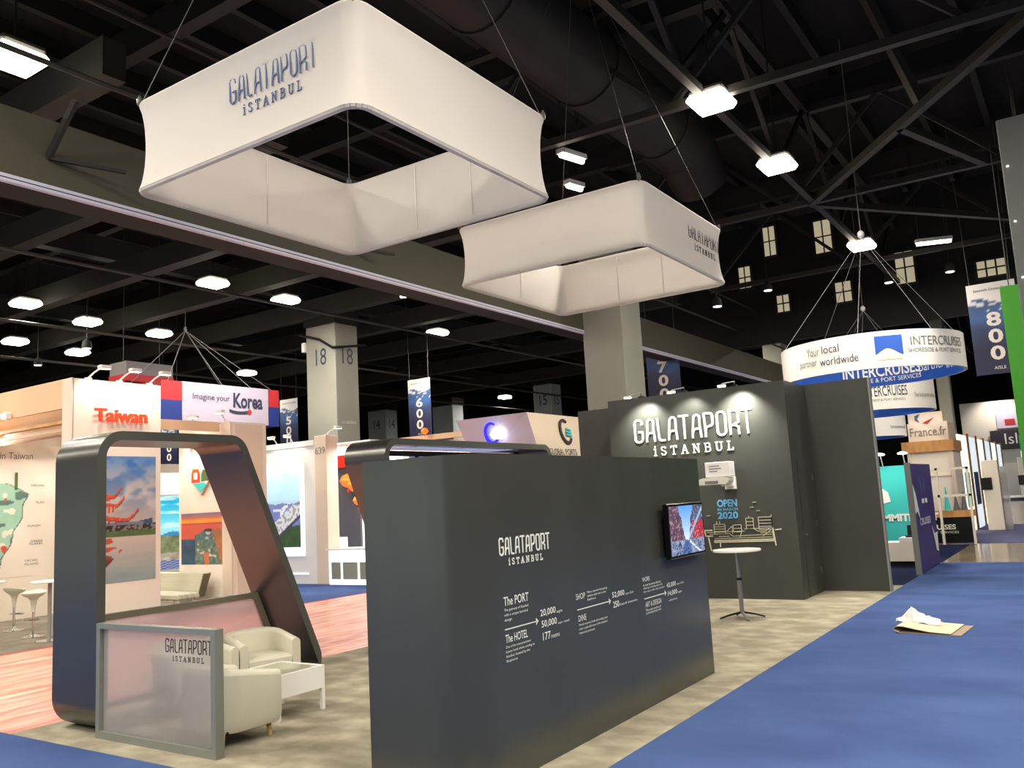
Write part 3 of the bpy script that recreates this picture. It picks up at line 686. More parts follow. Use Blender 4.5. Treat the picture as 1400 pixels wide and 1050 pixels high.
# TV
o = (-3.8, 9.0, 1.65); t = thing('wall_television', 'flat television showing a city street on the display wall', 'television', o)
MB(o).box(-3.85, -3.79, 8.75, 9.2, 1.5, 1.8).build('wall_mount', 'black_matte', t)
tv = MB(o).bbox(-3.79, -3.735, 8.43, 9.41, 1.37, 1.945, .008).build('cabinet', 'tv_black', t)
def street(s, tt):
    vx, vy = .46, .30; n_ = fbm(s * 16, tt * 16, 3); f_ = vn(s * 46, tt * 30, 8)
    if tt > vy:
        hw = .05 + .16 * (tt - vy) / .7 + .03 * (vn(1, tt * 12, 4) - .5)
        if abs(s - vx - .02) < hw: return mixc((206, 224, 246), (96, 156, 232), (tt - vy) * 1.5)
        if s < vx:
            c_ = mixc((128, 84, 92), (66, 58, 84), n_)
            return mixc(c_, (176, 160, 176), .7) if f_ > .70 else c_
        c_ = mixc((98, 104, 136), (54, 58, 88), n_)
        if s > .66 and tt < .66: c_ = mixc((206, 60, 66), (128, 48, 70), n_)
        if abs((s - .52) - (tt - .3) * .75) < .035: c_ = (156, 172, 200)
        return mixc(c_, (190, 190, 206), .6) if f_ > .74 else c_
    c_ = mixc((84, 96, 132), (170, 184, 210), n_)
    if abs(s - vx) < .05 + (vy - tt) * .35: c_ = mixc((52, 76, 140), (110, 140, 196), n_)
    if abs((s - .5) - (vy - tt) * 1.2) < .03: c_ = (220, 226, 236)
    return mixc(c_, (40, 44, 66), .8) if f_ > .68 else c_
print_('screen', (-3.733, 8.46, 1.40), (0, .92, 0), (0, 0, .515), 80, 46, street, tv, o, 'paint_tv')

# ================================================================== ARCHES
def arch(label, x0, x1, poly, rad, th):
    c = ((x0 + x1) / 2, sum(p[0] for p in poly) / len(poly), 0); t = thing('arch_frame', label, 'arch', c)
    outer = round_poly(poly, rad, 8)
    # offset polygon inwards
    P = [Vector(p) for p in poly]; n = len(P); cen = sum(P, Vector((0, 0))) / n; L = []
    for i in range(n):
        a, b_ = P[i], P[(i + 1) % n]; d_ = (b_ - a).normalized(); nn = Vector((-d_.y, d_.x))
        if nn.dot(cen - a) < 0: nn = -nn
        tt = .012 if abs(d_.y) < .05 and a.y < .5 else th
        L.append((a + nn * tt, d_))
    ins = []
    for i in range(n):
        (a, d1), (b_, d2) = L[i - 1], L[i]; den = d1.x * d2.y - d1.y * d2.x; s = ((b_.x - a.x) * d2.y - (b_.y - a.y) * d2.x) / den; ins.append(tuple(a + d1 * s))
    inner = round_poly(ins, [max(.04, q - th) for q in rad], 8); m_ = len(outer)
    def skin(pl, nm, m, flip):
        vs = [(x0, p[0], p[1]) for p in pl] + [(x1, p[0], p[1]) for p in pl]; fs = [(i, (i + 1) % m_, m_ + (i + 1) % m_, m_ + i) for i in range(m_)]
        MB(c).add(vs, [f[::-1] for f in fs] if flip else fs).build(nm, m, t, True)
    skin(outer, 'outer_skin', 'arch_dark', False); skin(inner, 'inner_skin', 'arch_dark', True)
    for x in (x0, x1):
        vs = [(x, p[0], p[1]) for p in outer] + [(x, p[0], p[1]) for p in inner]
        MB(c).add(vs, [(i, (i + 1) % m_, m_ + (i + 1) % m_, m_ + i) for i in range(m_)]).build('edge_face', 'arch_edge', t)
    return t, c
arch('dark rounded arch with a slanted right leg around the seating corner', -9.2, -8.4, [(4.95, .005), (4.95, 3.02), (6.77, 3.02), (8.08, .005)], [.3, .28, .26, .24], .095)
t, c = arch('second dark rounded arch half hidden behind the display wall', -9.1, -8.3, [(10.3, .005), (9.02, 3.06), (13.73, 3.06), (13.73, .005)], [.24, .26, .26, .26], .095)
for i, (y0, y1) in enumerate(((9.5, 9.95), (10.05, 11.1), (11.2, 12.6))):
    MB(c).box(-8.98, -8.42, y0, y1, 2.953, 2.96).build('soffit_reflection', 'soffit_reflection', t)  # glowing strips imitate the reflection on the arch underside
# clerestory glazing at the back of the second arch
g = thing('glazed_screen', 'lilac glazed screen with dark mullions inside the second arch', 'screen', (-9.0, 11.5, 0)); o = (-9.0, 11.5, 0)
MB(o).box(-9.04, -8.96, 9.45, 13.6, 2.86, 2.94).build('top_rail', 'black_matte', g)
for y in (10.62, 12.2): MB(o).box(-9.03, -8.97, y, y + .07, .1, 2.86).build('mullion', 'black_matte', g)
for (y0, y1) in ((10.5, 10.62), (10.69, 12.2), (12.27, 13.6)): MB(o).box(-9.01, -8.99, y0, y1, .12, 2.86).build('pane', 'frost_lilac_lit', g)

# ================================================================== FROSTED BALUSTRADES
o = (-7.46, 4.98, 0); t = thing('frosted_screen', 'low frosted screen in a grey frame with plum lettering', 'screen', o)
x0, x1, y0, y1, h_ = -8.38, -6.54, 4.94, 5.03, 1.09
MB(o).box(x0, x0 + .06, y0, y1, 0, h_).build('frame_post', 'frame_grey', t); MB(o).box(x1 - .06, x1, y0, y1, 0, h_).build('frame_post', 'frame_grey', t)
MB(o).box(x0 + .06, x1 - .06, y0, y1, h_ - .05, h_).build('top_rail', 'frame_grey', t); MB(o).box(x0 + .06, x1 - .06, y0, y1, 0, .07).build('bottom_rail', 'frame_grey', t)
pn = MB(o).box(x0 + .06, x1 - .06, 4.98, 4.99, .07, h_ - .05).build('pane', 'frosted', t)
brand_mark((-7.30, 4.979, .865), (1, 0, 0), (0, 0, 1), .66, .115, 'ink_plum', pn, o, .002, True, .75)
o = (-9.08, 6.3, 0); t = thing('frosted_screen', 'pinkish frosted parapet in an olive frame closing the first arch', 'screen', o)
sl = lambda z: 8.08 - .434 * z - .11
MB(o).prism([(5.06, 1.02), (sl(1.02) - .0, 1.02), (sl(1.09), 1.09), (5.06, 1.09)], (-9.12, 0, 0), (0, 1, 0), (0, 0, 1), (.07, 0, 0)).build('top_rail', 'frame_olive', t)
MB(o).prism([(5.06, .1), (sl(.1), .1), (sl(.16), .16), (5.06, .16)], (-9.12, 0, 0), (0, 1, 0), (0, 0, 1), (.07, 0, 0)).build('bottom_rail', 'frame_olive', t)
MB(o).prism([(sl(.16) - .08, .16), (sl(.16), .16), (sl(1.02), 1.02), (sl(1.02) - .08, 1.02)], (-9.12, 0, 0), (0, 1, 0), (0, 0, 1), (.07, 0, 0)).build('slanted_post', 'frame_olive', t)
MB(o).box(-9.12, -9.05, 5.06, 5.12, .16, 1.02).build('frame_post', 'frame_olive', t)
MB(o).prism([(5.12, .16), (sl(.16) - .08, .16), (sl(1.02) - .08, 1.02), (5.12, 1.02)], (-9.09, 0, 0), (0, 1, 0), (0, 0, 1), (.01, 0, 0)).build('pane', 'frosted_pink', t)

# ================================================================== SEATING CORNER
def armchair(label, loc, rz):
    """tub chair: local -Y is the open front"""
    t = thing('tub_armchair', label, 'armchair', loc, rz, 'cream tub armchairs')
    W, D, HB, HA = .37, .34, .70, .60
    # plan outline of outer shell from front-left round the back to front-right
    def plan(ins):
        w_, d_ = W - ins, D - ins; rr = .24 - ins * .6; out = [(-w_, -D)]
        for k in range(7): a = R(180 - 90 * k / 6); out.append((-w_ + rr + rr * math.cos(a), d_ - rr + rr * math.sin(a)))
        for k in range(7): a = R(90 - 90 * k / 6); out.append((w_ - rr + rr * math.cos(a), d_ - rr + rr * math.sin(a)))
        out.append((w_, -D)); return out
    A, Bq = plan(0), plan(.105); n = len(A)
    def top(p): return HA + (HB - HA) * max(0, min(1, (p[1] + D) / (2 * D))) ** .8
    vs = []; fs = []
    NS = 6
    for i in range(n):
        a, b_ = A[i], Bq[i]; h = top(a); col = [(a[0] * .93, a[1] * .95, .13), (a[0], a[1], .2), (a[0], a[1], h - .05)]
        for k in range(NS + 1):
            th = math.pi * k / NS; f = (1 - math.cos(th)) / 2
            col.append((a[0] + (b_[0] - a[0]) * f, a[1] + (b_[1] - a[1]) * f, h - .05 + .05 * math.sin(th)))
        col.append((b_[0], b_[1], .36)); vs += col
    m_ = len(vs) // n
    for i in range(n - 1):
        for j in range(m_ - 1): fs.append((i * m_ + j, i * m_ + j + 1, (i + 1) * m_ + j + 1, (i + 1) * m_ + j))
    fs.append(tuple(range(m_))[::-1]); fs.append(tuple(range((n - 1) * m_, n * m_)))
    MB().add(vs, fs).build('shell', 'leather', t, True)
    s = MB()
    cu = [(p[0] * .99, p[1]) for p in Bq]; lay = []
    for z, q in ((.16, .97), (.34, 1.0), (.40, .99), (.43, .93), (.44, .8)):
        lay.append([(p[0] * q, (p[1] + .02) * q - (.02 if z < .42 else 0), z) for p in cu])
    vs = [v for l_ in lay for v in l_]; k = len(cu); fs = []
    for j in range(len(lay) - 1):
        for i in range(k): fs.append((j * k + i, j * k + (i + 1) % k, (j + 1) * k + (i + 1) % k, (j + 1) * k + i))
    fs.append(tuple(range((len(lay) - 1) * k, len(lay) * k)))
    s.add(vs, fs).build('seat_cushion', 'leather', t, True)
    for sx in (-1, 1):
        for sy in (-1, 1): MB().tube((sx * (W - .09), sy * (D - .07), 0), (sx * (W - .1), sy * (D - .08), .15), .018, .028, n=8).build('leg', 'wood_leg', t)
    MB().box(-W + .06, W - .06, -D + .04, D - .1, .12, .15).build('base_board', 'black_matte', t)
    return t
armchair('cream tub armchair seen from behind beside the frosted screen', (-7.03, 5.44, 0), R(180))
armchair('cream tub armchair facing out beneath the slanted arch leg', (-8.40, 6.95, .018), R(75))
armchair('cream tub armchair mostly hidden behind the frosted screen', (-8.51, 6.12, .018), R(90))
o = (-7.38, 6.38, 0); t = thing('coffee_table', 'low white coffee table with a greenish glass top', 'table', o)
X0, X1, Y0, Y1 = -7.72, -7.04, 6.06, 6.70
for a in ((X0, X1, Y0, Y0 + .025), (X0, X1, Y1 - .025, Y1), (X0, X0 + .025, Y0 + .025, Y1 - .025), (X1 - .025, X1, Y0 + .025, Y1 - .025)):
    MB(o).box(a[0], a[1], a[2], a[3], .22, .45).build('apron', 'white', t)
MB(o).box(X0 + .025, X1 - .025, Y0 + .025, Y1 - .025, .432, .444).build('glass_top', 'glass_top', t)
for x in (X0, X1 - .04):
    for y in (Y0, Y1 - .04): MB(o).box(x, x + .04, y, y + .04, 0, .22).build('leg', 'white', t)
# bar table
o = (-4.95, 13.79, 0); t = thing('bar_table', 'white round bar table on a steel pole before the logo wall', 'table', o)
MB(o).lathe([(.36, 1.055), (.38, 1.06), (.385, 1.075), (.38, 1.09), (.36, 1.092)], o, 40).build('table_top', 'white_gloss', t, True)
MB(o).tube((o[0], o[1], .1), (o[0], o[1], .62), .036, n=14).build('lower_pole', 'steel_pole', t, True)
MB(o).tube((o[0], o[1], .62), (o[0], o[1], 1.055), .028, n=14).build('upper_pole', 'steel_pole', t, True)
MB(o).tube((o[0], o[1], .6), (o[0], o[1], .64), .045, n=14).build('collar', 'black', t, True)
for k in range(4):
    a = R(33 + 90 * k); u_ = Vector((math.cos(a), math.sin(a), 0)); q = Vector((-u_.y, u_.x, 0))
    p = [Vector(o) + u_ * s + Vector((0, 0, z)) for s, z in ((.03, .075), (.03, .105), (.2, .07), (.36, .02), (.36, 0), (.2, .045))]
    MB(o).add([v - q * .02 for v in p] + [v + q * .02 for v in p], [(0, 1, 2, 5)[::-1], (5, 2, 3, 4)[::-1], (6, 7, 8, 11), (11, 8, 9, 10)] + [(i, (i + 1) % 6, 6 + (i + 1) % 6, 6 + i) for i in range(6)]).build('foot', 'black' if k % 2 == 0 else 'steel_pole', t)
# folded board and crumpled film on the aisle
o = (-2.1, 13.2, 0); t = thing('folded_cardboard', 'sheet of tan cardboard folded over on the blue aisle carpet', 'cardboard', o)
def strip(pts, wv, th, nm, m):
    k = MB(o)
    for a, b_ in zip(pts, pts[1:]):
        a, b_ = Vector(a), Vector(b_); k.obox(a, b_ - a, wv, (0, 0, th))
    k.build(nm, m, t)
wv = (.06, .86, 0)
strip([(-2.46, 12.86, .003), (-1.68, 12.78, .003)], wv, .008, 'bottom_flap', 'paper_edge')
strip([(-2.46, 12.86, .012), (-2.51, 12.87, .03), (-2.52, 12.87, .06), (-2.48, 12.87, .085), (-2.40, 12.86, .09), (-2.25, 12.845, .06), (-2.05, 12.82, .03), (-1.80, 12.79, .02)], wv, .007, 'top_flap', 'paper_tan')
o = (-2.3, 13.42, .08); k = MB(o); random.seed(11); n1, n2 = 18, 8; vs = []; fs = []
for j in range(n2):
    for i in range(n1):
        a = 2 * math.pi * i / n1; f = j / (n2 - 1); lobe = 1 + .35 * math.cos(2 * a + .4) + .18 * math.cos(5 * a + 1)
        rr = (.21 * (1 - f) ** 1.1 + .01) * lobe * (.85 + .3 * random.random())
        z = .06 + .21 * f ** .9 * (.85 + .25 * random.random()) + (.012 * math.cos(3 * a) + .012 if j == 0 else 0) + .03 * math.sin(4 * a + j) * (1 - f)
        vs.append((-2.3 + rr * math.cos(a) - .06 * f, 13.42 + rr * math.sin(a) * .75, max(.05, z)))
for j in range(n2 - 1):
    for i in range(n1): fs.append((j * n1 + i, j * n1 + (i + 1) % n1, (j + 1) * n1 + (i + 1) % n1, (j + 1) * n1 + i))
fs.append(tuple(range((n2 - 1) * n1, n2 * n1)))
tag(k.add(vs, fs).build('crumpled_paper', 'paper_white'), 'crumpled white paper lying on the folded cardboard', 'paper')
random.seed(7)

# ================================================================== NEIGHBOUR STAND WITH THE PAGODA POSTER
def lamp_area(parent, loc, rot, sx, sy, e, col=(1, .95, .86)):
    l = bpy.data.lights.new('lamp', 'AREA'); l.shape = 'RECTANGLE'; l.size = sx; l.size_y = sy; l.energy = e; l.color = col
    lo = bpy.data.objects.new('lamp', l); COL.objects.link(lo); lo.parent = parent; lo.location = loc; lo.rotation_euler = rot
def lamp_spot(parent, loc, tgt, e, size=70, blend=.7, col=(1, .95, .86), soft=.06):
    l = bpy.data.lights.new('lamp', 'SPOT'); l.energy = e; l.color = col; l.spot_size = R(size); l.spot_blend = blend; l.shadow_soft_size = soft
    lo = bpy.data.objects.new('lamp', l); COL.objects.link(lo); lo.parent = parent; lo.location = loc
    lo.rotation_euler = Vector(Vector(tgt) - Vector(loc)).to_track_quat('-Z', 'Y').to_euler()
o = (-16.66, 10.16, 0); t = thing('sign_tower', 'tall white panel tower with orange lettering and pagoda poster', 'sign tower', o)
MB(o).box(-16.82, -16.5, 9.2, 11.13, 0, 4.95).build('panel', 'cream', t)
MB(o).box(-16.84, -16.5, 9.17, 9.21, 0, 4.96).build('corner_post', 'peach', t)
text('Taiwan', (-16.40, 9.60, 4.10), (0, 1, 0), (0, 0, 1), 'red_sign', t, o, wid=1.16, hei=.27, depth=0, name='orange_lettering', bold=.035)
text('Taiwan', (-16.44, 9.60, 4.10), (0, 1, 0), (0, 0, 1), 'red_sign', t, o, wid=1.16, hei=.27, depth=0, name='lettering_back', bold=.035)
def pagoda(s, q):
    n_ = fbm(s * 5, q * 12, 1)
    if q > .46:
        c_ = mixc((186, 172, 166), (52, 112, 186), (q - .5) / .45)
        cl = max(0, min(1, (fbm(s * 3.2 + 3, q * 8, 9) - .46) * 5)); c_ = mixc(c_, (206, 196, 190), cl * (1 - abs(q - .68) * 2.2))
    elif q > .40: c_ = mixc((150, 140, 130), (40, 34, 34), 1 if vn(s * 30, q * 60, 4) > .45 else .2)
    elif q > .355: c_ = mixc((58, 88, 40), (104, 124, 70), n_)
    else:
        c_ = mixc((118, 146, 148), (196, 180, 168), (q - .0) / .34); c_ = mixc(c_, (214, 196, 186), fbm(s * 2, q * 20, 6) * .4)
    if .452 < q < .52:
        if s < .95 and q < .452 + .035 * max(0, min(1, (s - .55) * 3)) + .012 * vn(s * 9, 0, 2): c_ = (52, 82, 112)
        if s < .8 and q < .47: c_ = (112, 126, 138)
    # pagoda roofs (left part of the poster)
    for (qc, wd, th) in ((.725, .44, .05), (.655, .50, .05), (.545, .72, .055)):
        e = (s + .1) / (wd + .1)
        if e < 1:
            curve = qc - th * (1 - (1 - e) ** 2) + th * 2.6 * max(0, e - .75) ** 1.6 * 6
            if curve - .016 < q < curve + .022 * (1 - e * .75): c_ = mixc((224, 96, 52), (186, 64, 40), vn(s * 40, q * 30, 3))
            if curve - .024 < q < curve - .016: c_ = (96, 44, 38)
    if .46 < q < .50 and s < .44 and int(s * 26) % 3 == 0: c_ = (176, 66, 50)
    if .55 < q < .60 and s < .34: c_ = (190, 84, 54) if int(s * 30) % 2 else (214, 170, 150)
    if .645 < q < .675 and s < .26: c_ = (190, 84, 54)
    if q < .352 and s < .5 * (1 - abs(q - .27) * 4) and q > .12:
        if vn(s * 9, q * 44, 8) > .42: c_ = mixc((186, 84, 58), (70, 40, 36), max(0, min(1, (.24 - q) * 10)))
    return c_
print_('poster', (-16.495, 9.62, .87), (0, 1.39, 0), (0, 0, 2.54), 66, 130, pagoda, t, o)
def arm_lamp(label, loc, rz, grp, e=30, glow=True):
    s = thing('arm_lamp', label, 'lamp', loc, rz, grp)
    MB().box(-.03, .03, -.06, .06, 0, .03).build('clip', 'white', s)
    MB().path([(0, 0, .02), (.12, .05, .12), (.3, .12, .22)], .018, 6).build('arm', 'white', s)
    MB().bbox(.28, .42, .02, .26, .18, .25, .015).build('head', 'white', s)
    MB().box(.3, .4, .04, .24, .172, .18).build('lens', 'spot_glow', s)
    if e: lamp_spot(s, (.42, .14, .15), (.0, .14, -.55), e, 110)
    return s
for i, y in enumerate((9.5, 10.17, 10.86)):
    arm_lamp(['left', 'middle', 'right'][i] + ' arm lamp on top of the white lettered tower', (-16.5, y, 4.95), 0, 'arm lamps on the lettered tower', 46)
# pergola fascia
o = (-19.0, 9.3, 4.4); t = thing('pergola', 'pale wooden pergola fascia left of the lettered tower', 'pergola', o)
MB(o).box(-25, -16.84, 9.2, 9.28, 4.38, 4.97).build('fascia', 'wood_pale', t)
MB(o).box(-25, -16.84, 9.2, 9.34, 4.08, 4.14).build('lower_batten', 'wood', t)
MB(o).box(-25, -16.84, 9.30, 9.36, 3.94, 4.02).build('lower_batten', 'wood_pale', t)
MB(o).box(-20.7, -16.86, 9.6, 9.66, 3.9, 4.5).build('soffit_board', 'wood_pale', t)
for y in (10.0, 10.8): MB(o).box(-20.7, -16.86, y, y + .08, 4.4, 4.9).build('rafter', 'wood_pale', t)
MB(o).box(-16.92, -16.84, 11.15, 12.9, 4.05, 4.27).build('side_beam', 'wood_pale', t)
MB(o).box(-20.7, -18.5, 12.6, 12.7, 3.95, 4.15).build('back_beam', 'wood_pale', t)
lamp_spot(t, (-.3, .35, .05), (-.3, 1.6, -.6), 60, 120)
k = thing('flood_lamp', 'small glaring flood lamp on the wooden pergola fascia', 'lamp', (-18.9, 9.1, 4.42))
MB().bbox(-.09, .09, -.06, .08, -.08, .08, .02).build('housing', 'white', k); MB().lathe([(.05, -.02), (.07, 0), (.05, .02)], (0, -.08, 0), 12).build('lens', 'lamp_glow', k)
o = (-19.5, 9.15, 4.95)
# map wall
o = (-20.9, 9.5, 0); t = thing('map_wall', 'white wall printed with a green illustrated island map', 'display wall', o)
MB(o).box(-21.0, -20.8, 5.2, 13.2, 0, 4.26).build('wall_panel', 'cream', t)
text('Ports in Taiwan', (-20.798, 9.42, 3.66), (0, 1, 0), (0, 0, 1), 'ink_grey', t, o, wid=1.22, hei=.16, name='heading')
def island(s, q):
    # right shoreline of the island as seen; s 0..1 across 1.5 m, q 0..1 up 2.3 m
    edge = .40 + .5 * max(0, min(1, (q - .02) / .8)) ** .75 + .02 * math.sin(q * 23) + .03 * (fbm(q * 9, 1, 2) - .5)
    if q > .86: edge -= (q - .86) * 2.6
    if q > .97 or s > edge or q < .02: return (236, 224, 208)
    if s > edge - .02: return (96, 112, 96)
    c_ = mixc((150, 194, 170), (172, 208, 184), fbm(s * 6, q * 8, 5))
    v_ = vn(s * 9, q * 13, 11)
    if v_ > .74: c_ = (92, 122, 112)
    elif v_ < .16: c_ = (226, 226, 206)
    if vn(s * 7 + 4, q * 10, 13) > .83: c_ = (206, 84, 60)
    return c_
print_('island_map', (-20.795, 9.2, .96), (0, 1.5, 0), (0, 0, 2.2), 66, 96, island, t, o)
MB(o).box(-20.795, -20.78, 10.24, 10.3, 2.95, 3.35).build('tower_picture', 'foliage', t)
MB(o).lathe([(.09, 0), (.09, .01)], (0, 0, 0), 10).build('sun_picture', 'wood_pale', t).matrix_basis = Matrix.Translation((-20.79 + 20.9, 10.44 - 9.5, 3.2)) @ Matrix.Rotation(R(90), 4, 'Y')
for i, (y, z, w_) in enumerate(((10.62, 3.02, .3), (10.72, 2.62, .2), (10.55, 2.08, .3), (10.62, 1.72, .28), (10.60, 1.66, .3), (10.5, 1.28, .3), (10.5, 1.20, .32))):
    text(['KEELUNG', 'YILAN', 'HUALIEN', 'GREEN', 'ISLAND', 'ORCHID', 'ISLAND'][i], (-20.797, y, z), (0, 1, 0), (0, 0, 1), 'ink_grey', t, o, wid=w_, hei=.05, name='place_name')
lamp_area(t, (.9, 1.2, 4.1), (0, R(-25), 0), .3, 5, 120)
# inner light wall piece seen between the towers
o = (-21.4, 14.35, 0); t = thing('landscape_lightbox', 'tall lit landscape print with turquoise sky between the white towers', 'lightbox', o)
MB(o).box(-21.5, -21.3, 13.4, 16.2, 0, 3.6).build('cabinet', 'cream', t)
def teal_land(s, q):
    if q > .52:
        c_ = mixc((150, 226, 240), (20, 176, 214), (q - .52) / .4); cl = fbm(s * 2, q * 26, 4); return mixc(c_, (214, 246, 250), max(0, (cl - .5) * 4))
    if q > .45 and q < .45 + .07 * max(0, 1 - abs(s - .5) * 2.4): return (46, 130, 186)
    if q > .47: return (150, 220, 232)
    if q > .22: return mixc((70, 92, 52), (150, 150, 110), fbm(s * 8, q * 18, 2))
    if q > .13: return mixc((206, 196, 176), (120, 104, 88), fbm(s * 6, q * 20, 7))
    return (46, 60, 116) if int(q * 60 + s * 9) % 2 else (150, 160, 196)
print_('print', (-21.295, 14.1, .72), (0, 1.3, 0), (0, 0, 2.0), 34, 60, teal_land, t, o, 'paint_lit')
MB(o).box(-21.295, -21.29, 14.0, 15.5, 2.76, 3.35).build('header', 'lightbox', t)
text('TIWC', (-21.288, 14.55, 2.98), (0, 1, 0), (0, 0, 1), 'ink_grey', t, o, wid=.18, name='header_text')
# second tower
o = (-17.5, 13.5, 0); t = thing('sign_tower', 'white panel tower with heart emblem and orange sunset poster', 'sign tower', o)
MB(o).box(-18.47, -16.5, 12.96, 13.98, 0, 4.25).build('panel', 'cream', t)
MB(o).box(-16.82, -16.49, 12.93, 12.97, 0, 4.26).build('corner_post', 'peach', t)
dr = MB(o).box(-16.502, -16.485, 13.08, 13.86, .02, 4.2).build('door', 'peach', t)
k = MB(o); k.tube((-16.49, 13.14, 1.02), (-16.44, 13.14, 1.02), .014, n=8); k.tube((-16.445, 13.13, 1.02), (-16.445, 13.24, 1.02), .012, n=8); k.build('door_handle', 'chrome', dr)
text('Taiwan', (-18.05, 12.90, 3.66), (1, 0, 0), (0, 0, 1), 'red_sign', t, o, wid=1.16, hei=.27, depth=0, name='orange_lettering', bold=.035)
def sunset(s, q):
    ridge = .58 + .22 * (s - .2) + .03 * math.sin(s * 14) if s > .3 else .50 - .1 * abs(s - .15)
    n_ = fbm(s * 7, q * 7, 3)
    if q > ridge:
        c_ = mixc((236, 108, 60), (128, 112, 150), max(0, (q - .86) / .14)); c_ = mixc(c_, (252, 196, 40), max(0, 1 - abs(q - .84) * 14) * (.4 + .6 * vn(s * 4, 1, 3)))
        if q < .78: c_ = mixc((226, 92, 66), (206, 84, 96), (s) * .6)
        if abs(q - .785) < .008: c_ = (150, 60, 60)
        return c_
    if s < .32: return mixc((52, 92, 122), (40, 62, 90), n_)
    if s > .78 - (q - .3) * .3: return mixc((206, 132, 74), (150, 92, 60), n_)
    if s > .5 and q > ridge - .05: return (44, 40, 44)
    c_ = mixc((48, 78, 58), (150, 160, 150), fbm(s * 18, q * 18, 12)); c_ = mixc(c_, (74, 110, 128), max(0, q - .35) * 2.5)
    if vn(s * 16, q * 18, 9) > .78: c_ = (196, 190, 178)
    if abs(s - .55 + (q - .2) * .1) < .05 and q < .24: c_ = (206, 110, 70)
    return c_
print_('poster', (-18.38, 12.955, .985), (1.71, 0, 0), (0, 0, 1.20), 84, 62, sunset, t, o)
hp = [(0, 0)] + [(.39 * math.sin(R(a)) ** 1 * .0 + .385 * (1 if True else 0) * f, h) for f, h in ((.55, .22), (.9, .42), (1.0, .58), (.9, .70), (.62, .74), (.3, .68), (0, .60))]
heart = hp + [(-x, z) for x, z in hp[:0:-1]]; heart = [(x, z) for i, (x, z) in enumerate(heart) if not (i == len(heart) - 0)]
hb = MB(o).prism([(x * .95, z * .92) for x, z in hp[:-1]] + [(0, .6 * .92)] + [(-x * .95, z * .92) for x, z in hp[-2:0:-1]], (-17.56, 12.955, 2.6), (1, 0, 0), (0, 0, 1), (0, -.05, 0)).build('heart_emblem', 'wood_pale', t)
MB(o).prism([(x * .84, z * .82 + .03) for x, z in hp[:-1]] + [(0, .54)] + [(-x * .84, z * .82 + .03) for x, z in hp[-2:0:-1]], (-17.56, 12.906, 2.6), (1, 0, 0), (0, 0, 1), (0, -.004, 0)).build('heart_face', 'white', hb)
MB(o).prism([(-.34, .30), (-.02, .30), (-.02, .5), (-.08, .62), (-.28, .62), (-.34, .5)], (-17.56, 12.901, 2.6), (1, 0, 0), (0, 0, 1), (0, -.006, 0)).build('red_arch_picture', 'red_sign', hb)
MB(o).box(-17.80, -17.66, 12.885, 12.894, 2.98, 3.14).build('lattice_picture', 'white', hb)
MB(o).prism([(.03, .32), (.3, .34), (.3, .56), (.1, .6), (.03, .5)], (-17.56, 12.901, 2.6), (1, 0, 0), (0, 0, 1), (0, -.006, 0)).build('leaf_picture', 'foliage', hb)
MB(o).prism([(-.28, .27), (0, .06), (.24, .24), (.1, .3)], (-17.56, 12.901, 2.6), (1, 0, 0), (0, 0, 1), (0, -.006, 0)).build('teal_picture', 'teal', hb)
lamp_spot(t, (-.2, -1.0, 4.3), (-.1, -.52, 2.9), 110, 95)
s_ = arm_lamp('arm lamp reaching out over the heart emblem tower', (-17.9, 12.96, 4.25), R(-60), 'arm lamps on the emblem tower', 0)
s_ = arm_lamp('white square lamp head at the corner of the emblem tower', (-16.7, 12.96, 4.25), R(-80), 'arm lamps on the emblem tower', 0)

# furniture of that stand
def bar_stool(label, loc, rz):
    t = thing('bar_stool', label, 'stool', loc, rz, 'white bar stools')
    k = MB(); N = 22; prof = [(.03, .47), (.045, .58), (.06, .68), (.10, .735), (.17, .765), (.205, .80), (.215, .825), (.20, .822), (.15, .79), (.06, .775)]
    vs = []; fs = []
    for (r_, z) in prof:
        for i in range(N):
            a = 2 * math.pi * i / N; lift = .05 * max(0, math.sin(a)) * max(0, (r_ - .12) / .1) if z > .76 else 0; vs.append((r_ * math.cos(a), r_ * math.sin(a) * .92, z + lift))
    for j in range(len(prof) - 1):
        for i in range(N): fs.append((j * N + i, j * N + (i + 1) % N, (j + 1) * N + (i + 1) % N, (j + 1) * N + i))
    fs.append(tuple(range((len(prof) - 1) * N, len(prof) * N)))
    k.add(vs, fs).build('seat', 'leather', t, True)
    MB().tube((0, 0, .05), (0, 0, .5), .024, n=12).build('gas_column', 'chrome', t, True)
    MB().lathe([(.20, 0), (.20, .012), (.12, .022), (.05, .05), (.03, .09)], (0, 0, 0), 24).build('base', 'chrome', t, True)
    pts = [(.0, 0, .33)] + [(.17 * math.cos(R(a)), -.05 - .13 * math.sin(R(a)), .33) for a in range(0, 181, 30)] + [(0, 0, .33)]
    MB().path(pts, .009, 6).build('footrest', 'chrome', t, True)
    return t
bar_stool('nearer white moulded bar stool before the map wall', (-17.08, 8.81, 0), R(40))
bar_stool('farther white moulded bar stool close to the map wall', (-18.6, 9.2, 0), R(200))
def round_table(label, loc):
    t = thing('bar_table', label, 'table', loc)
    MB().lathe([(.30, 1.05), (.32, 1.06), (.32, 1.08), (.30, 1.085)], (0, 0, 0), 30).build('table_top', 'white_gloss', t, True)
    MB().tube((0, 0, .02), (0, 0, 1.05), .035, n=12).build('pole', 'frame_grey', t); MB().lathe([(.24, 0), (.24, .012), (.05, .03)], (0, 0, 0), 24).build('base', 'chrome', t, True)
round_table('white round bar table partly hidden by the first arch', (-16.15, 8.62, 0))
round_table('white round bar table cut off by the left picture edge', (-17.6, 8.2, 0))
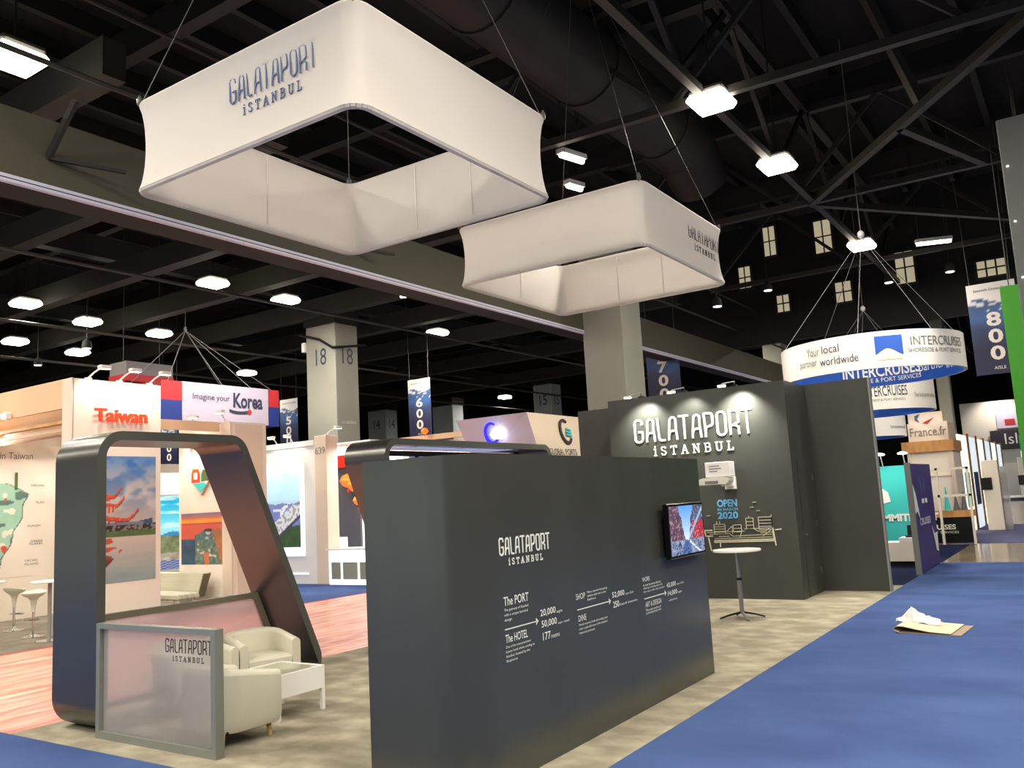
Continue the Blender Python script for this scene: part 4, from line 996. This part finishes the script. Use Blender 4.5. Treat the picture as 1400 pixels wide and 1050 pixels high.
# tufted bench and slatted tub chair
o = (-17.9, 12.3, 0); t = thing('tufted_bench', 'cream tufted lounge bench below the sunset poster', 'bench', o)
for i in range(4):
    z = .42 + i * .10; MB(o).obox((-18.9 , 12.55 + .02 * i, z), (1.75 + .06 * i, 0, 0), (0, .12, .02), (0, -.0, .095)).build('back_roll', 'leather', t)
for i in range(4): MB(o).bbox(-18.9, -17.1, 11.95 + i * .15, 12.09 + i * .15, .28, .42, .03).build('seat_roll', 'leather', t)
MB(o).obox((-17.16, 12.5, .30), (.22, 0, .52), (.03, 0, -.01), (0, .18, 0)).build('side_edge', 'frame_olive', t)
for x in (-18.7, -17.3):
    for y in (12.0, 12.5): MB(o).tube((x, y, 0), (x, y, .28), .02, n=6).build('leg', 'chrome', t)
o = (-17.9, 11.2, 0); t = thing('slatted_tub_chair', 'tan slatted tub chair turned towards the tufted bench', 'chair', o)
for i in range(13):
    a = R(-110 + 190 * i / 12); p0 = Vector((-17.9 + .27 * math.cos(a), 11.2 + .27 * math.sin(a), .2)); p1 = Vector((-17.9 + .4 * math.cos(a), 11.2 + .4 * math.sin(a), .80))
    MB(o).bar(p0, p1, .10, .03, (math.cos(a), math.sin(a), 0)).build('slat', 'leather_tan', t)
MB(o).lathe([(.25, .2), (.33, .3), (.33, .42), (.3, .44)], o, 20).build('seat', 'leather', t, True); MB(o).lathe([(.2, 0), (.2, .02), (.04, .04), (.04, .2)], o, 16).build('base', 'chrome', t, True)

# ================================================================== KOREA HANGING SIGN
o = (-25.2, 18.6, 5.2); t = thing('hanging_sign', 'large box sign with lilac face between red and blue corners', 'hanging sign', o)
MB(o).box(-26.6, -24.0, 16.95, 20.48, 5.18, 6.47).build('box_body', 'korea_white', t)
for (y0, y1) in ((16.2, 16.96), (20.46, 20.95)):
    MB(o).box(-26.7, -24.0, y0, y1, 5.84, 6.46).build('red_corner', 'korea_red', t); MB(o).box(-26.7, -24.0, y0, y1, 5.16, 5.84).build('blue_corner', 'korea_blue', t)
text('Imagine your', (-23.99, 17.35, 5.86), (0, 1, 0), (0, 0, 1), 'ink_navy', t, o, wid=1.45, hei=.26, name='lettering')
text('Korea', (-23.99, 18.95, 5.72), (0, 1, 0), (0, 0, 1), 'ink_navy', t, o, wid=1.25, hei=.52, bold=.03, name='large_lettering')
k = MB(o); pts = [(19.05 + .55 * math.sin(R(a)) + .15, 5.72 - .18 * math.cos(R(a)) + .02) for a in range(-50, 60, 10)]
for a, b_ in zip(pts, pts[1:]): k.obox((-23.985, a[0], a[1] - .05), (0, b_[0] - a[0], b_[1] - a[1]), (0, 0, .10), (.004, 0, 0))
k.build('swoosh', 'ink_navy', t); MB(o).prism([(.09 * math.cos(R(a)), .09 * math.sin(R(a))) for a in range(0, 360, 30)], (-23.98, 19.62, 5.60), (0, 1, 0), (0, 0, 1), (.004, 0, 0)).build('red_dot', 'korea_red', t)
for (x, y) in ((-24.1, 16.5), (-26.5, 16.5), (-24.1, 20.7), (-26.5, 20.7), (-24.1, 18.6), (-24.1, 19.8)): MB(o).tube((x, y, 6.46), (-25, 17.8, 8.4), .012, n=5).build('cable', 'cable', t)
MB(o).tube((-25, 17.8, 8.4), (-25, 17.8, 9.2), .012, n=5).build('drop_cable', 'cable', t); MB(o).lathe([(.03, 0), (.06, .05), (.05, .14), (.02, .18)], (-25, 17.8, 8.36), 8).build('shackle', 'cable', t)
o = (-27.4, 17.8, 6.85); t = thing('hanging_sign', 'small grey hanging box with red band behind the lettered tower', 'hanging sign', o)
MB(o).box(-28, -27, 16.9, 18.7, 7.1, 7.55).build('grey_body', 'korea_grey', t); MB(o).box(-28.02, -26.98, 16.88, 18.72, 6.86, 7.1).build('red_band', 'korea_red', t)
for y in (17.1, 18.5): MB(o).tube((-27.5, y, 7.55), (-27.5, y, 12.99), .012, n=5).build('cable', 'cable_dark', t)

# ================================================================== AISLE BANNERS
def wave(s, q):
    sur = .80 + .03 * math.sin(s * 7) + .03 * (fbm(s * 5, 2, 3) - .5)
    if q > sur: return (232, 226, 222)
    d_ = sur - q; c_ = mixc((70, 96, 140), (36, 38, 70), d_ * 1.8)
    g_ = max(0, 1 - abs(q - .62) * 6 - abs(s - .6) * .8); c_ = mixc(c_, (60, 116, 190), g_ * .7)
    if d_ < .14 and fbm(s * 5, q * 26, 5) > .54 + d_: c_ = (206, 208, 214)
    return c_
def banner(num, x, y, z0, z1, w_, label, top=12.4):
    o = (x, y, z0); t = thing('aisle_banner', label, 'banner', o, 0, 'hanging aisle number banners')
    MB(o).box(x - w_ / 2, x + w_ / 2, y, y + .02, z0, z1).build('cloth', 'banner_navy', t)
    print_('wave_print', (x - w_ / 2, y - .004, z0), (w_, 0, 0), (0, 0, z1 - z0), 20, 46, wave, t, o)
    hh = (z1 - z0)
    for i, ch in enumerate(num): text(ch, (x - w_ * .16, y - .008, z0 + hh * (.52 - .185 * i)), (1, 0, 0), (0, 0, 1), 'digit', t, o, wid=w_ * .30, hei=hh * .155, bold=.03, name='digit')
    text('Seatrade Cruise Global', (x - w_ * .36, y - .008, z1 - hh * .085), (1, 0, 0), (0, 0, 1), 'ink_navy', t, o, wid=w_ * .78, name='header_text')
    text('AISLE', (x - w_ * .12, y - .008, z0 + hh * .05), (1, 0, 0), (0, 0, 1), 'digit', t, o, wid=w_ * .24, name='footer_text')
    for s in (-1, 1): MB(o).tube((x + s * w_ * .42, y + .01, z1), (x + s * w_ * .5, y + .01, top), .012, n=5).build('cable', 'cable_dark', t)
banner('500', -31.4, 28, 4.9, 7.45, 1.22, 'hanging wave banner numbered 500 beside the lilac box sign', 12.99)
banner('600', -23.32, 28, 4.9, 7.42, 1.22, 'hanging wave banner numbered 600 between grey columns', 12.99)
banner('700', -12.14, 28, 4.9, 7.5, 1.24, 'hanging wave banner numbered 700 behind the dark logo wall')
banner('800', -1.83, 28, 4.9, 7.56, 1.24, 'hanging wave banner numbered 800 at the right edge')
banner('400', -32.0, 22, 4.2, 6.2, 1.1, 'hanging aisle banner glimpsed between the two white towers', 12.99)

# ================================================================== STAND 639
o = (-19.9, 18, 0); t = thing('lightbox_wall', 'white stand wall with backlit cruise port picture', 'display wall', o)
MB(o).box(-21.4, -18.84, 17.8, 18.0, 0, 4.12).build('wall_panel', 'white', t)
MB(o).box(-21.4, -18.9, 17.76, 17.8, 4.0, 4.16).build('cornice', 'white', t)
MB(o).box(-21.3, -19.36, 17.77, 17.8, .8, 3.55).build('lightbox_frame', 'lightbox', t)
def ship(s, q):
    n_ = fbm(s * 8, q * 10, 2)
    if q > .62: return mixc((176, 216, 232), (206, 238, 246), (q - .62) * 2.4 + (n_ - .5) * .4)
    if q > .56: return mixc((108, 116, 160), (130, 130, 160), n_) if fbm(s * 6, 3, 8) > (q - .56) * 14 else (176, 206, 228)
    c_ = mixc((96, 112, 176), (120, 136, 190), n_)
    if q < .20 + .1 * s: c_ = mixc((44, 72, 46), (70, 90, 56), n_)
    hull = .10 + .46 * s
    if s > .12 and hull - .12 < q < hull + .10: c_ = mixc((206, 206, 212), (150, 150, 160), 1 if vn(s * 22, q * 30, 3) > .58 else 0)
    if s > .12 and hull - .17 < q < hull - .12: c_ = (70, 64, 84)
    if s > .45 and hull + .10 < q < hull + .2 and vn(s * 14, q * 16, 6) > .4: c_ = (216, 216, 222)
    if abs(q - .5) < .02 and .25 < s < .5: c_ = (206, 206, 216)
    return c_
print_('harbour_picture', (-21.1, 17.765, 1.06), (1.58, 0, 0), (0, 0, 2.2), 66, 84, ship, t, o, 'paint_box')
MB(o).box(-19.95, -19.25, 17.775, 17.8, .27, .31).build('light_slot', 'lightbox', t)
for i, x in enumerate((-20.5, -19.8)): arm_lamp(['white arm lamp above the harbour picture', 'second white arm lamp above the harbour picture'][i], (x, 17.8, 4.12), R(-90), 'arm lamps on the 639 stand', 14)
o = (-18.6, 18, 0); t = thing('stand_pillar', 'cream pillar numbered 639', 'pillar', o)
MB(o).bbox(-18.84, -18.36, 17.74, 18.2, 0, 4.26, .01).build('shaft', 'peach', t)
text('639', (-18.80, 17.739, 3.72), (1, 0, 0), (0, 0, 1), 'ink_grey', t, o, wid=.40, hei=.2, name='number')
s = arm_lamp('white arm lamp on top of the pillar numbered 639', (-18.5, 17.9, 4.26), 0, 'arm lamps on the 639 stand', 0)
o = (-18, 20.5, 0); t = thing('stand_back_wall', 'glowing white stand wall with tall dark panels', 'display wall', o)
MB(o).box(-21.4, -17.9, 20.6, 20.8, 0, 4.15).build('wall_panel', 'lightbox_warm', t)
for (x0, x1, z0, z1) in ((-20.75, -20.35, 1.2, 3.45), (-20.35, -19.75, .75, 3.5), (-19.45, -18.6, .78, 3.4), (-18.4, -17.6, .78, 3.3)): MB(o).box(x0, x1, 20.52, 20.6, z0, z1).build('dark_panel', 'dark_grey_panel', t)
MB(o).box(-20.85, -19.9, 20.4, 20.6, 3.45, 3.85).build('red_header', 'lantern_red', t)
MB(o).box(-17.9, -15.2, 20.6, 20.8, 0, 4.0).build('side_panel', 'cream', t); MB(o).box(-18.1, -15.35, 20.38, 20.6, 4.05, 4.2).build('roof_slab', 'wood_pale', t)
MB(o).box(-20.7, -18.5, 19.75, 20.6, 4.15, 4.2).build('canopy', 'white', t)
def lantern(x, y, z, s, label):
    o = (x, y, z); t = thing('lantern', label, 'lantern', o, 0, 'orange lanterns of the 639 stand')
    MB(o).lathe([(.03 * s, -.2 * s), (.16 * s, -.14 * s), (.24 * s, 0), (.16 * s, .14 * s), (.03 * s, .2 * s)], o, 14).build('shade', 'lantern', t, True)
    MB(o).tube((x, y, z + .2 * s), (x, y, max(4.15, z + .25 * s)), .01, n=5).build('cord', 'cable_dark', t)
    MB(o).tube((x, y, z - .34 * s), (x, y, z - .2 * s), .03 * s, .01, n=6).build('tassel', 'lantern_red', t)
lantern(-19.95, 20.2, 3.0, 1.1, 'leftmost orange lantern hung inside the 639 stand'); lantern(-19.45, 20.1, 2.85, 1.3, 'largest orange lantern of the 639 stand'); lantern(-19.2, 19.9, 2.35, .8, 'lowest orange lantern of the 639 stand'); lantern(-16.75, 20.3, 4.32, .5, 'orange lamp peeking above the second arch')
o = (-17.4, 17.9, 0); t = thing('reception_counter', 'white counter with grey green panels in the 639 stand', 'counter', o)
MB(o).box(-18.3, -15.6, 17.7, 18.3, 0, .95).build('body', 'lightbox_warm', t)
for (x0, x1) in ((-18.2, -17.85), (-17.75, -17.2), (-17.1, -16.5)): MB(o).box(x0, x1, 17.68, 17.7, .15, .62).build('front_panel', 'column_grey', t)
MB(o).box(-18.35, -15.5, 17.62, 18.36, .95, 1.0).build('top', 'white_gloss', t)
lamp_area(t, (.3, 1.2, 3.9), (0, 0, 0), 3, 1.5, 180, (1, .98, .95))

# ================================================================== INVERTED SIGN WITH G MARKS
o = (-12, 18.5, 3); t = thing('tapered_sign', 'inverted tapered white sign with round G marks', 'sign', o)
A = [(-13.02, 17.0, 4.12), (-10.9, 17.0, 4.12), (-10.9, 20.1, 4.12), (-13.02, 20.1, 4.12)]; Bq = [(-12.66, 17.36, 2.9), (-10.62, 17.1, 2.9), (-10.62, 20.0, 2.9), (-12.66, 20.0, 2.9)]
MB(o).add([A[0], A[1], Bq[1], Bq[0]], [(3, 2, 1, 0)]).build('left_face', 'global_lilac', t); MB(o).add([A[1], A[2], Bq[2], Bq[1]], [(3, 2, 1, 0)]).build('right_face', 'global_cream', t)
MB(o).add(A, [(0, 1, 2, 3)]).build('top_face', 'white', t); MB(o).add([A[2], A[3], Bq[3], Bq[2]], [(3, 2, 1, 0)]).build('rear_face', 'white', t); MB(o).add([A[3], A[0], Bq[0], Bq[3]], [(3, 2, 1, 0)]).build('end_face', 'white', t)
MB(o).add(Bq, [(3, 2, 1, 0)]).build('under_face', 'white', t)
def gmark(o0, u, v, r_, m1, m2, nm):
    o0, u, v = Vector(o0), Vector(u).normalized(), Vector(v).normalized(); nn = u.cross(v); k = MB(o)
    pts = [o0 + u * (r_ * .8 * math.cos(R(a))) + v * (r_ * math.sin(R(a))) for a in range(55, 331, 15)]
    for i, (a, b_) in enumerate(zip(pts, pts[1:])): k.bar(a + nn * .03, b_ + nn * .03, .05 + .04 * math.sin(math.pi * i / len(pts)), .02, nn)
    k.build(nm, m1, t)
    for i, (a, e) in enumerate(((.3, .1), (.05, -.12), (-.05, -.38))):
        k = MB(o); k.bar(o0 + u * (r_ * a * .5) + v * (r_ * .25 * (1 - i)) + nn * .03, o0 + u * (r_ * .85) + v * (r_ * .25 * (1 - i) - r_ * .12) + nn * .03, .05, .02, nn); k.build('wave_bar', m2, t)
nL = (0, -.28, -.96)
gmark((-11.95, 17.05, 3.72), (1, 0, 0), (0, -.2, 1), .24, 'logo_blue_glow', 'logo_white_glow', 'g_ring')
MB(o).lathe([(.02, -.12), (.14, -.1), (.2, 0), (.14, .1), (.02, .12)], (-11.80, 17.06, 3.68), 12).build('glow_disc', 'logo_white_glow', t, True)
gmark((-10.80, 18.55, 3.70), (0, 1, 0), (-.23, 0, 1), .30, 'ink_plum', 'teal', 'g_ring')
text('GLOBAL PORTS', (-10.665, 17.55, 3.10), (0, 1, 0), (-.22, 0, .975), 'ink_plum', t, o, wid=1.3, hei=.16, depth=.02, name='lettering')
for (x, y) in ((-12.5, 17.5), (-11.2, 19.6)): MB(o).tube((x, y, 0), (x, y, 3.0), .09, n=8).build('support_post', 'steel_dark', t)

# ================================================================== RING SIGNS
def ring_sign(x, y, z0, z1, r_, label, big):
    o = (x, y, z0); t = thing('ring_sign', label, 'ring sign', o, 0, 'white ring signs with blue lining'); N = 64
    def cyl(rr, nm, m, flip):
        vs = [(x + rr * math.cos(2 * math.pi * i / N), y + rr * math.sin(2 * math.pi * i / N), z) for z in (z0, z1) for i in range(N)]
        fs = [(i, (i + 1) % N, N + (i + 1) % N, N + i) for i in range(N)]; MB(o).add(vs, [f[::-1] for f in fs] if flip else fs).build(nm, m, t, True)
    cyl(r_, 'outer_band', 'ring_white', False); cyl(r_ - .07, 'inner_lining', 'ring_blue', True)
    for z, nm in ((z0, 'bottom_rim'), (z1, 'top_rim')):
        vs = [(x + q * math.cos(2 * math.pi * i / N), y + q * math.sin(2 * math.pi * i / N), z) for q in (r_ + .005, r_ - .075) for i in range(N)]
        MB(o).add(vs, [(i, (i + 1) % N, N + (i + 1) % N, N + i) for i in range(N)]).build(nm, 'ring_white', t)
    def bent(body, a0, z, wid, hei, m, rr, bold=0, inside=False, nm='lettering'):
        """lettering bent round the ring, a0 = start angle in degrees, running anticlockwise as seen from outside"""
        ob = text(body, (0, 0, 0), (1, 0, 0), (0, 1, 0), m, t, (0, 0, 0), wid=wid, hei=hei, depth=0, name=nm, bold=bold)
        for v in ob.data.vertices:
            a = R(a0) + (-(v.co.x) if inside else v.co.x) / rr; h = v.co.y; v.co = (rr * math.cos(a), rr * math.sin(a), z + h - z0)
        return ob
    hh = z1 - z0; q = r_ + .012
    if big:
        bent('Your', 240, z0 + hh * .56, .34, .19, 'ink_grey', q); bent('local', 251.5, z0 + hh * .58, .40, .18, 'ink_navy', q)
        bent('partner', 233, z0 + hh * .22, .50, .18, 'ink_grey', q); bent('worldwide', 249.5, z0 + hh * .24, .86, .18, 'ink_navy', q)
        def patch(nm, a0, a1, zf, m):
            k = MB((0, 0, 0)); n = 14; vs = []; fs = []
            for i in range(n + 1):
                f = i / n; a = R(a0 + (a1 - a0) * f); lo, hi = zf(f)
                for h in (lo, hi): vs.append((q * math.cos(a), q * math.sin(a), h * hh))
            for i in range(n): fs.append((2 * i, 2 * i + 2, 2 * i + 3, 2 * i + 1))
            k.add(vs, fs).build(nm, m, t)
        cu = lambda f: .42 + .10 * math.cos((f - .45) * 5.2)
        patch('blue_mark', 284, 300, lambda f: (cu(f), .86), 'ring_blue'); patch('sand_mark', 284, 300, lambda f: (.20, max(.25, cu(f) - .16)), 'peach')
        bent('INTERCRUISES', 305, z0 + hh * .55, 1.55, .2, 'ink_grey', q); bent('SHORESIDE & PORT SERVICES', 303, z0 + hh * .36, 1.55, .09, 'ink_grey', q)
        q2 = r_ - .085
        bent('INTERCRUISES', 122, z0 + hh * .30, 1.9, .3, 'letter_white', q2, .02, True); bent('SHORESIDE & PORT SERVICES', 122, z0 + hh * .12, 1.9, .11, 'letter_white', q2, 0, True)
        bent('partner', 66, z0 + hh * .2, .75, .26, 'letter_white', q2, 0, True); bent('worldwide', 42, z0 + hh * .22, 1.1, .26, 'letter_white', q2, .01, True)
    else:
        bent('INTERCRUISES', 275 if y < 36 else 238, z0 + hh * .42, 1.4, .32, 'ink_navy', q); bent('SHORESIDE & PORT SERVICES', 275 if y < 36 else 238, z0 + hh * .26, 1.3, .08, 'ink_grey', q)
        bent('Your local partner worldwide', 322, z0 + hh * .3, 1.2, .2, 'ink_grey', q)
    for a in (20, 140, 215, 275, 320):
        MB(o).tube((x + r_ * math.cos(R(a)), y + r_ * math.sin(R(a)), z1), (x + .1, y, 7.9), .008, n=5).build('cable', 'cable', t)
    MB(o).tube((x + .1, y, 7.9), (x + .1, y, 13.02), .012, n=5).build('drop_cable', 'cable', t); MB(o).lathe([(.03, 0), (.08, .05), (.08, .14), (.02, .2)], (x + .1, y, 7.86), 10).build('shackle', 'banner_white', t)
    return t
t = ring_sign(-4.05, 21.5, 4.46, 5.25, 2.0, 'large white ring sign with blue lining above the wing panel', True)
lamp_spot(t, (2.6, -3.6, 2.2), (.9, -1.8, .5), 520, 46, .8); lamp_spot(t, (-3.4, -3.2, 2.2), (-1.6, -1.1, .3), 260, 36, .8)
ring_sign(-6.0, 31, 4.3, 5.3, 2.0, 'middle white ring sign partly hidden by the wing panel', False)
ring_sign(-8.75, 42, 4.0, 4.9, 2.0, 'smallest most distant ring sign beside the lettered wooden tower', False)

# ================================================================== STANDS AT THE RIGHT
o = (-3.35, 22, 0); t = thing('purple_panel', 'purple printed stand panel with white diagonal flashes', 'display panel', o)
MB(o).box(-3.40, -3.33, 20.66, 23.45, .02, 2.40).build('panel', 'purple', t); MB(o).box(-3.43, -3.32, 20.55, 20.66, 0, 2.42).build('end_post', 'frame_grey', t)
MB(o).prism([(20.7, 1.95), (20.95, 1.75), (21.25, 1.15), (20.95, 1.35), (20.7, 1.3)], (-3.327, 0, 0), (0, 1, 0), (0, 0, 1), (.003, 0, 0)).build('white_flash', 'ink_white', t)
MB(o).prism([(22.7, .95), (23.0, .75), (23.4, .75), (23.3, .3), (23.05, .35)], (-3.327, 0, 0), (0, 1, 0), (0, 0, 1), (.003, 0, 0)).build('white_flash', 'ink_white', t)
text('CRUISES', (-3.326, 21.1, 1.02), (0, 1, 0), (0, 0, 1), 'global_lilac', t, o, wid=1.5, hei=.16, bold=.03, name='text_line')
for i, y in enumerate((21.7, 22.15)): MB(o).box(-3.329, -3.326, y, y + .16, 1.75, 2.1).build('column_text', 'ink_blue', t); MB(o).box(-3.329, -3.326, y, y + .3, 1.5, 1.6).build('icon_row', 'ink_white', t)
o = (-5, 24.6, 0); t = thing('teal_wall', 'turquoise stand wall lettered in white', 'display wall', o)
MB(o).box(-9, -3.75, 24.5, 24.6, 0, 2.43).build('wall_panel', 'teal', t)
text('COMMITMENT', (-5.15, 24.49, .98), (1, 0, 0), (0, 0, 1), 'letter_white', t, o, wid=1.75, hei=.2, bold=.05, name='lettering')
MB(o).prism([(-4.75, 1.9), (-4.55, 1.75), (-4.5, 1.5), (-4.7, 1.45)], (0, 24.49, 0), (1, 0, 0), (0, 0, 1), (0, -.003, 0)).build('white_flash', 'letter_white', t)
MB(o).prism([(-4.2, .65), (-3.95, .42), (-3.9, .48)], (0, 24.49, 0), (1, 0, 0), (0, 0, 1), (0, -.003, 0)).build('white_flash', 'letter_white', t)
lamp_area(t, (.5, -.8, 2.9), (R(-25), 0, 0), 3, .2, 60)
for i, x in enumerate((-4.6, -4.05)):
    s = thing('arm_lamp', ['left', 'right'][i] + ' oval lamp above the turquoise wall', 'lamp', (x, 24.5, 2.43), 0, 'lamps above the turquoise wall')
    MB().tube((0, 0, 0), (0, -.2, .28), .015, n=6).build('arm', 'white', s); MB().lathe([(.04, .05), (.12, .02), (.13, 0), (.1, -.02)], (0, -.25, .3), 14).build('head', 'spot_glow', s, True)
o = (-4.0, 22.7, 0); t = thing('white_cabinet', 'low white cabinet beside the purple panel', 'cabinet', o)
MB(o).bbox(-5.6, -3.5, 22.5, 23.0, .12, .58, .01).build('body', 'cream', t); MB(o).box(-5.5, -3.6, 22.55, 22.95, 0, .12).build('plinth', 'black_matte', t)
MB(o).box(-4.05, -3.5, 22.5, 23.0, .58, .68).build('raised_top', 'white', t)
o = (-3.82, 22.75, .68); t = thing('desk_phone', 'black desk device on the low white cabinet', 'device', o)
MB(o).box(-3.92, -3.72, 22.62, 22.86, .68, .72).build('base', 'black', t); MB(o).obox((-3.9, 22.8, .72), (.16, 0, 0), (0, .03, 0), (0, .05, .24)).build('screen', 'black', t)
# black counter
o = (-3.7, 30.7, 0); t = thing('black_counter', 'black counter with wooden top and white lettering', 'counter', o)
MB(o).box(-4.9, -3.3, 30.4, 31.0, 0, .80).build('body', 'black', t); MB(o).box(-4.95, -3.25, 30.35, 31.05, .80, 1.0).build('top', 'wood', t)
text('CRUISES', (-4.62, 30.395, .42), (1, 0, 0), (0, 0, 1), 'ink_white', t, o, wid=.85, hei=.16, bold=.03, name='lettering'); text('PORT SERVICES', (-4.6, 30.395, .3), (1, 0, 0), (0, 0, 1), 'ink_white', t, o, wid=.9, hei=.07, name='lettering')
for x, z, h_, lb in ((-3.98, 1.0, .75, 'tall blue pointed model on the black counter'), (-3.72, 1.0, .5, 'small grey model tower on the black counter'), (-3.5, 1.0, .6, 'slim dark model mast on the black counter')):
    tag(MB((x, 30.7, z)).lathe([(.10, 0), (.09, .06), (.05, h_ * .5), (.01, h_)], (x, 30.7, z), 10).build('model_tower', 'teal' if h_ > .7 else 'panel_grey'), lb, 'model')
# white lattice screen (shelving frame) in front of the lettered tower
o = (-3.6, 29.8, 0); t = thing('shelf_rack', 'thin white open rack standing before the wooden tower', 'rack', o)
for x in (-4.95, -4.1, -3.24): MB(o).box(x, x + .07, 29.75, 29.82, 0, 2.35).build('upright', 'cream', t)
for z in (1.45, 2.28): MB(o).box(-4.95, -3.17, 29.75, 29.82, z, z + .07).build('rail', 'cream', t)
# lettered wooden tower
o = (-4.6, 34, 0); t = thing('sign_tower', 'cream and wood tower lettered France.fr', 'sign tower', o)
MB(o).box(-5.35, -3.9, 33.0, 35.0, 0, 2.96).build('lower_body', 'cream', t); MB(o).box(-5.5, -3.85, 32.9, 35.1, 2.96, 3.34).build('wood_band', 'wood', t)
MB(o).box(-5.25, -3.98, 33.0, 35.0, 3.34, 3.98).build('sign_block', 'peach', t); MB(o).box(-5.2, -4.1, 33.0, 33.2, 3.98, 4.34).build('emblem_block', 'peach', t)
text('France.fr', (-5.18, 32.985, 3.52), (1, 0, 0), (0, 0, 1), 'ink_grey', t, o, wid=1.15, hei=.3, name='lettering')
MB(o).prism([(-4.75, 3.98), (-4.35, 4.15), (-4.6, 3.92)], (0, 32.985, 0), (1, 0, 0), (0, 0, 1), (0, -.003, 0)).build('red_feather', 'korea_red', t)
MB(o).prism([(-4.98, 4.24), (-4.8, 4.3), (-4.9, 4.12), (-4.84, 4.0), (-4.98, 4.08)], (0, 32.985, 0), (1, 0, 0), (0, 0, 1), (0, -.003, 0)).build('blue_feather', 'ink_blue', t)
for x in (-5.35, -4.02): MB(o).box(x, x + .12, 32.95, 33.0, 0, 2.96).build('pilaster', 'peach', t)
MB(o).box(-5.2, -4.05, 32.96, 33.0, 2.1, 2.14).build('moulding', 'peach', t)
lamp_area(t, (.1, -1.6, 4.2), (R(40), 0, 0), 1.5, .3, 8)
# row of lit bays running away
for i in range(6):
    y = 35.4 + i * 3.0; o = (-3.9, y, 0)
    t = thing('display_bay', ('nearest', 'second', 'third', 'fourth', 'fifth', 'farthest')[i] + ' lit white display bay with wooden post at the right', 'display bay', o, 0, 'lit display bays at the right')
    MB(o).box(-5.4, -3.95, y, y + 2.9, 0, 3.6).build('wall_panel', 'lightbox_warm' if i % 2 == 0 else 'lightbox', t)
    MB(o).box(-4.0, -3.93, y + 2.3, y + 2.95, 0, 3.7).build('wooden_post', 'wood', t)
    MB(o).box(-3.95, -3.94, y + .5, y + 2.0, .9, 2.2).build('picture', ('teal', 'ink_blue', 'peach', 'ring_blue', 'foliage', 'korea_red')[i], t)
o = (-2.5, 27.4, 0)
for i, (x, y, w_, h_, lb) in enumerate(((-3.2, 36.8, .55, 2.6, 'tall cream totem with a black square screen'), (-2.6, 47, .6, 2.8, 'farther cream totem with a black square screen'))):
    o = (x, y, 0); t = thing('screen_totem', lb, 'totem', o)
    MB(o).bbox(x - w_ / 2, x + w_ / 2, y, y + .5, 0, h_, .02).build('shaft', 'cream', t); MB(o).box(x - w_ / 2 - .05, x - w_ / 2 + .3, y - .04, y, 1.5, 1.95).build('screen', 'black', t)
    MB(o).box(x + w_ / 2, x + w_ / 2 + .25, y + .1, y + .4, 0, h_ * .9).build('glass_fin', 'frosted', t)
o = (-2.85, 41.5, 0); t = thing('round_counter', 'white round counter with grey band at the far right', 'counter', o)
MB(o).lathe([(.55, 0), (.55, .9), (.56, .92)], o, 24).build('body', 'cream', t, True); MB(o).lathe([(.57, .92), (.57, 1.06)], o, 24).build('band', 'panel_grey', t, True); MB(o).lathe([(.72, 1.06), (.74, 1.1), (.72, 1.14)], o, 24).build('top', 'white', t, True)
o = (-1.9, 50, 0); t = thing('stand_facade', 'cream stand facade with pink and maroon header boards at the far right', 'stand', o)
MB(o).box(-6.0, 4, 56, 56.3, 0, 6.2).build('wall_panel', 'cream', t); MB(o).box(-4.2, 4, 55.8, 56, 4.6, 5.6).build('pink_header', 'global_lilac', t); MB(o).box(-4.6, 4, 55.7, 55.8, 3.4, 4.5).build('maroon_header', 'ink_plum', t)
text('Islands', (-3.9, 55.69, 3.7), (1, 0, 0), (0, 0, 1), 'banner_white', t, o, wid=2.2, name='script_lettering')
for x in (-3.8, -2.9, -2.2): MB(o).box(x, x + .5, 55.78, 55.8, 4.75, 5.1).build('red_print', 'korea_red', t)
lamp_spot(t, (-2.0, 4.5, 6.4), (-2.2, 6, 5.0), 260, 100)
o = (-2.2, 52, 0); t = thing('lagoon_lightbox', 'bright turquoise beach lightbox at the far right edge', 'lightbox', o)
MB(o).box(-3.0, 1, 52, 52.2, 2.2, 4.0).build('picture', 'lightbox', t); MB(o).box(-3.0, 1, 51.98, 52, 3.2, 4.0).build('sea_print', 'teal', t); MB(o).box(-3.0, 1, 51.9, 52.2, 0, 2.2).build('leaf_print', 'foliage', t)
# green and grey boards at the right edge
o = (-.9, 20.6, 3.0); t = thing('green_board', 'bright green hanging board at the right picture edge', 'board', o)
MB(o).bbox(-1.17, .3, 20.5, 20.65, 1.5, 5.96, .01).build('board', 'green', t); 
for x in (-1.0, .1): MB(o).tube((x, 20.57, 5.96), (x, 20.57, 9.1), .012, n=5).build('cable', 'cable_dark', t)
o = (.2, 17.3, 4.6); t = thing('grey_tower', 'tall dark grey hanging board with bright dots at the upper right', 'board', o)
MB(o).bbox(-.69, 1.6, 17.0, 17.5, 3.6, 8.28, .02).build('board', 'box_grey', t)
for z in (4.4, 5.4, 6.4, 7.4): MB(o).lathe([(.018, -.01), (.018, .01)], (-.6, 16.99, z), 8).build('bright_dot', 'spot_glow', t)  # small glowing white dots on the board face
for x in (-.4, 1.3): MB(o).tube((x, 17.25, 8.28), (x, 17.25, 9.2), .03, n=6).build('hanger', 'steel_dark', t)

# unseen wall added behind the camera for bounce light and reflections in the arch
o = (-12, -5, 0); t = thing('reflector_wall', 'pale blue reflector wall added out of view behind the camera', 'display wall', o)
MB(o).box(-44, -3.5, -5.2, -5.0, 0, 3.66).build('wall_panel', 'reflector_blue', t); MB(o).box(-44, -3.5, -5.02, -4.9, 3.4, 3.7).build('header', 'white', t)
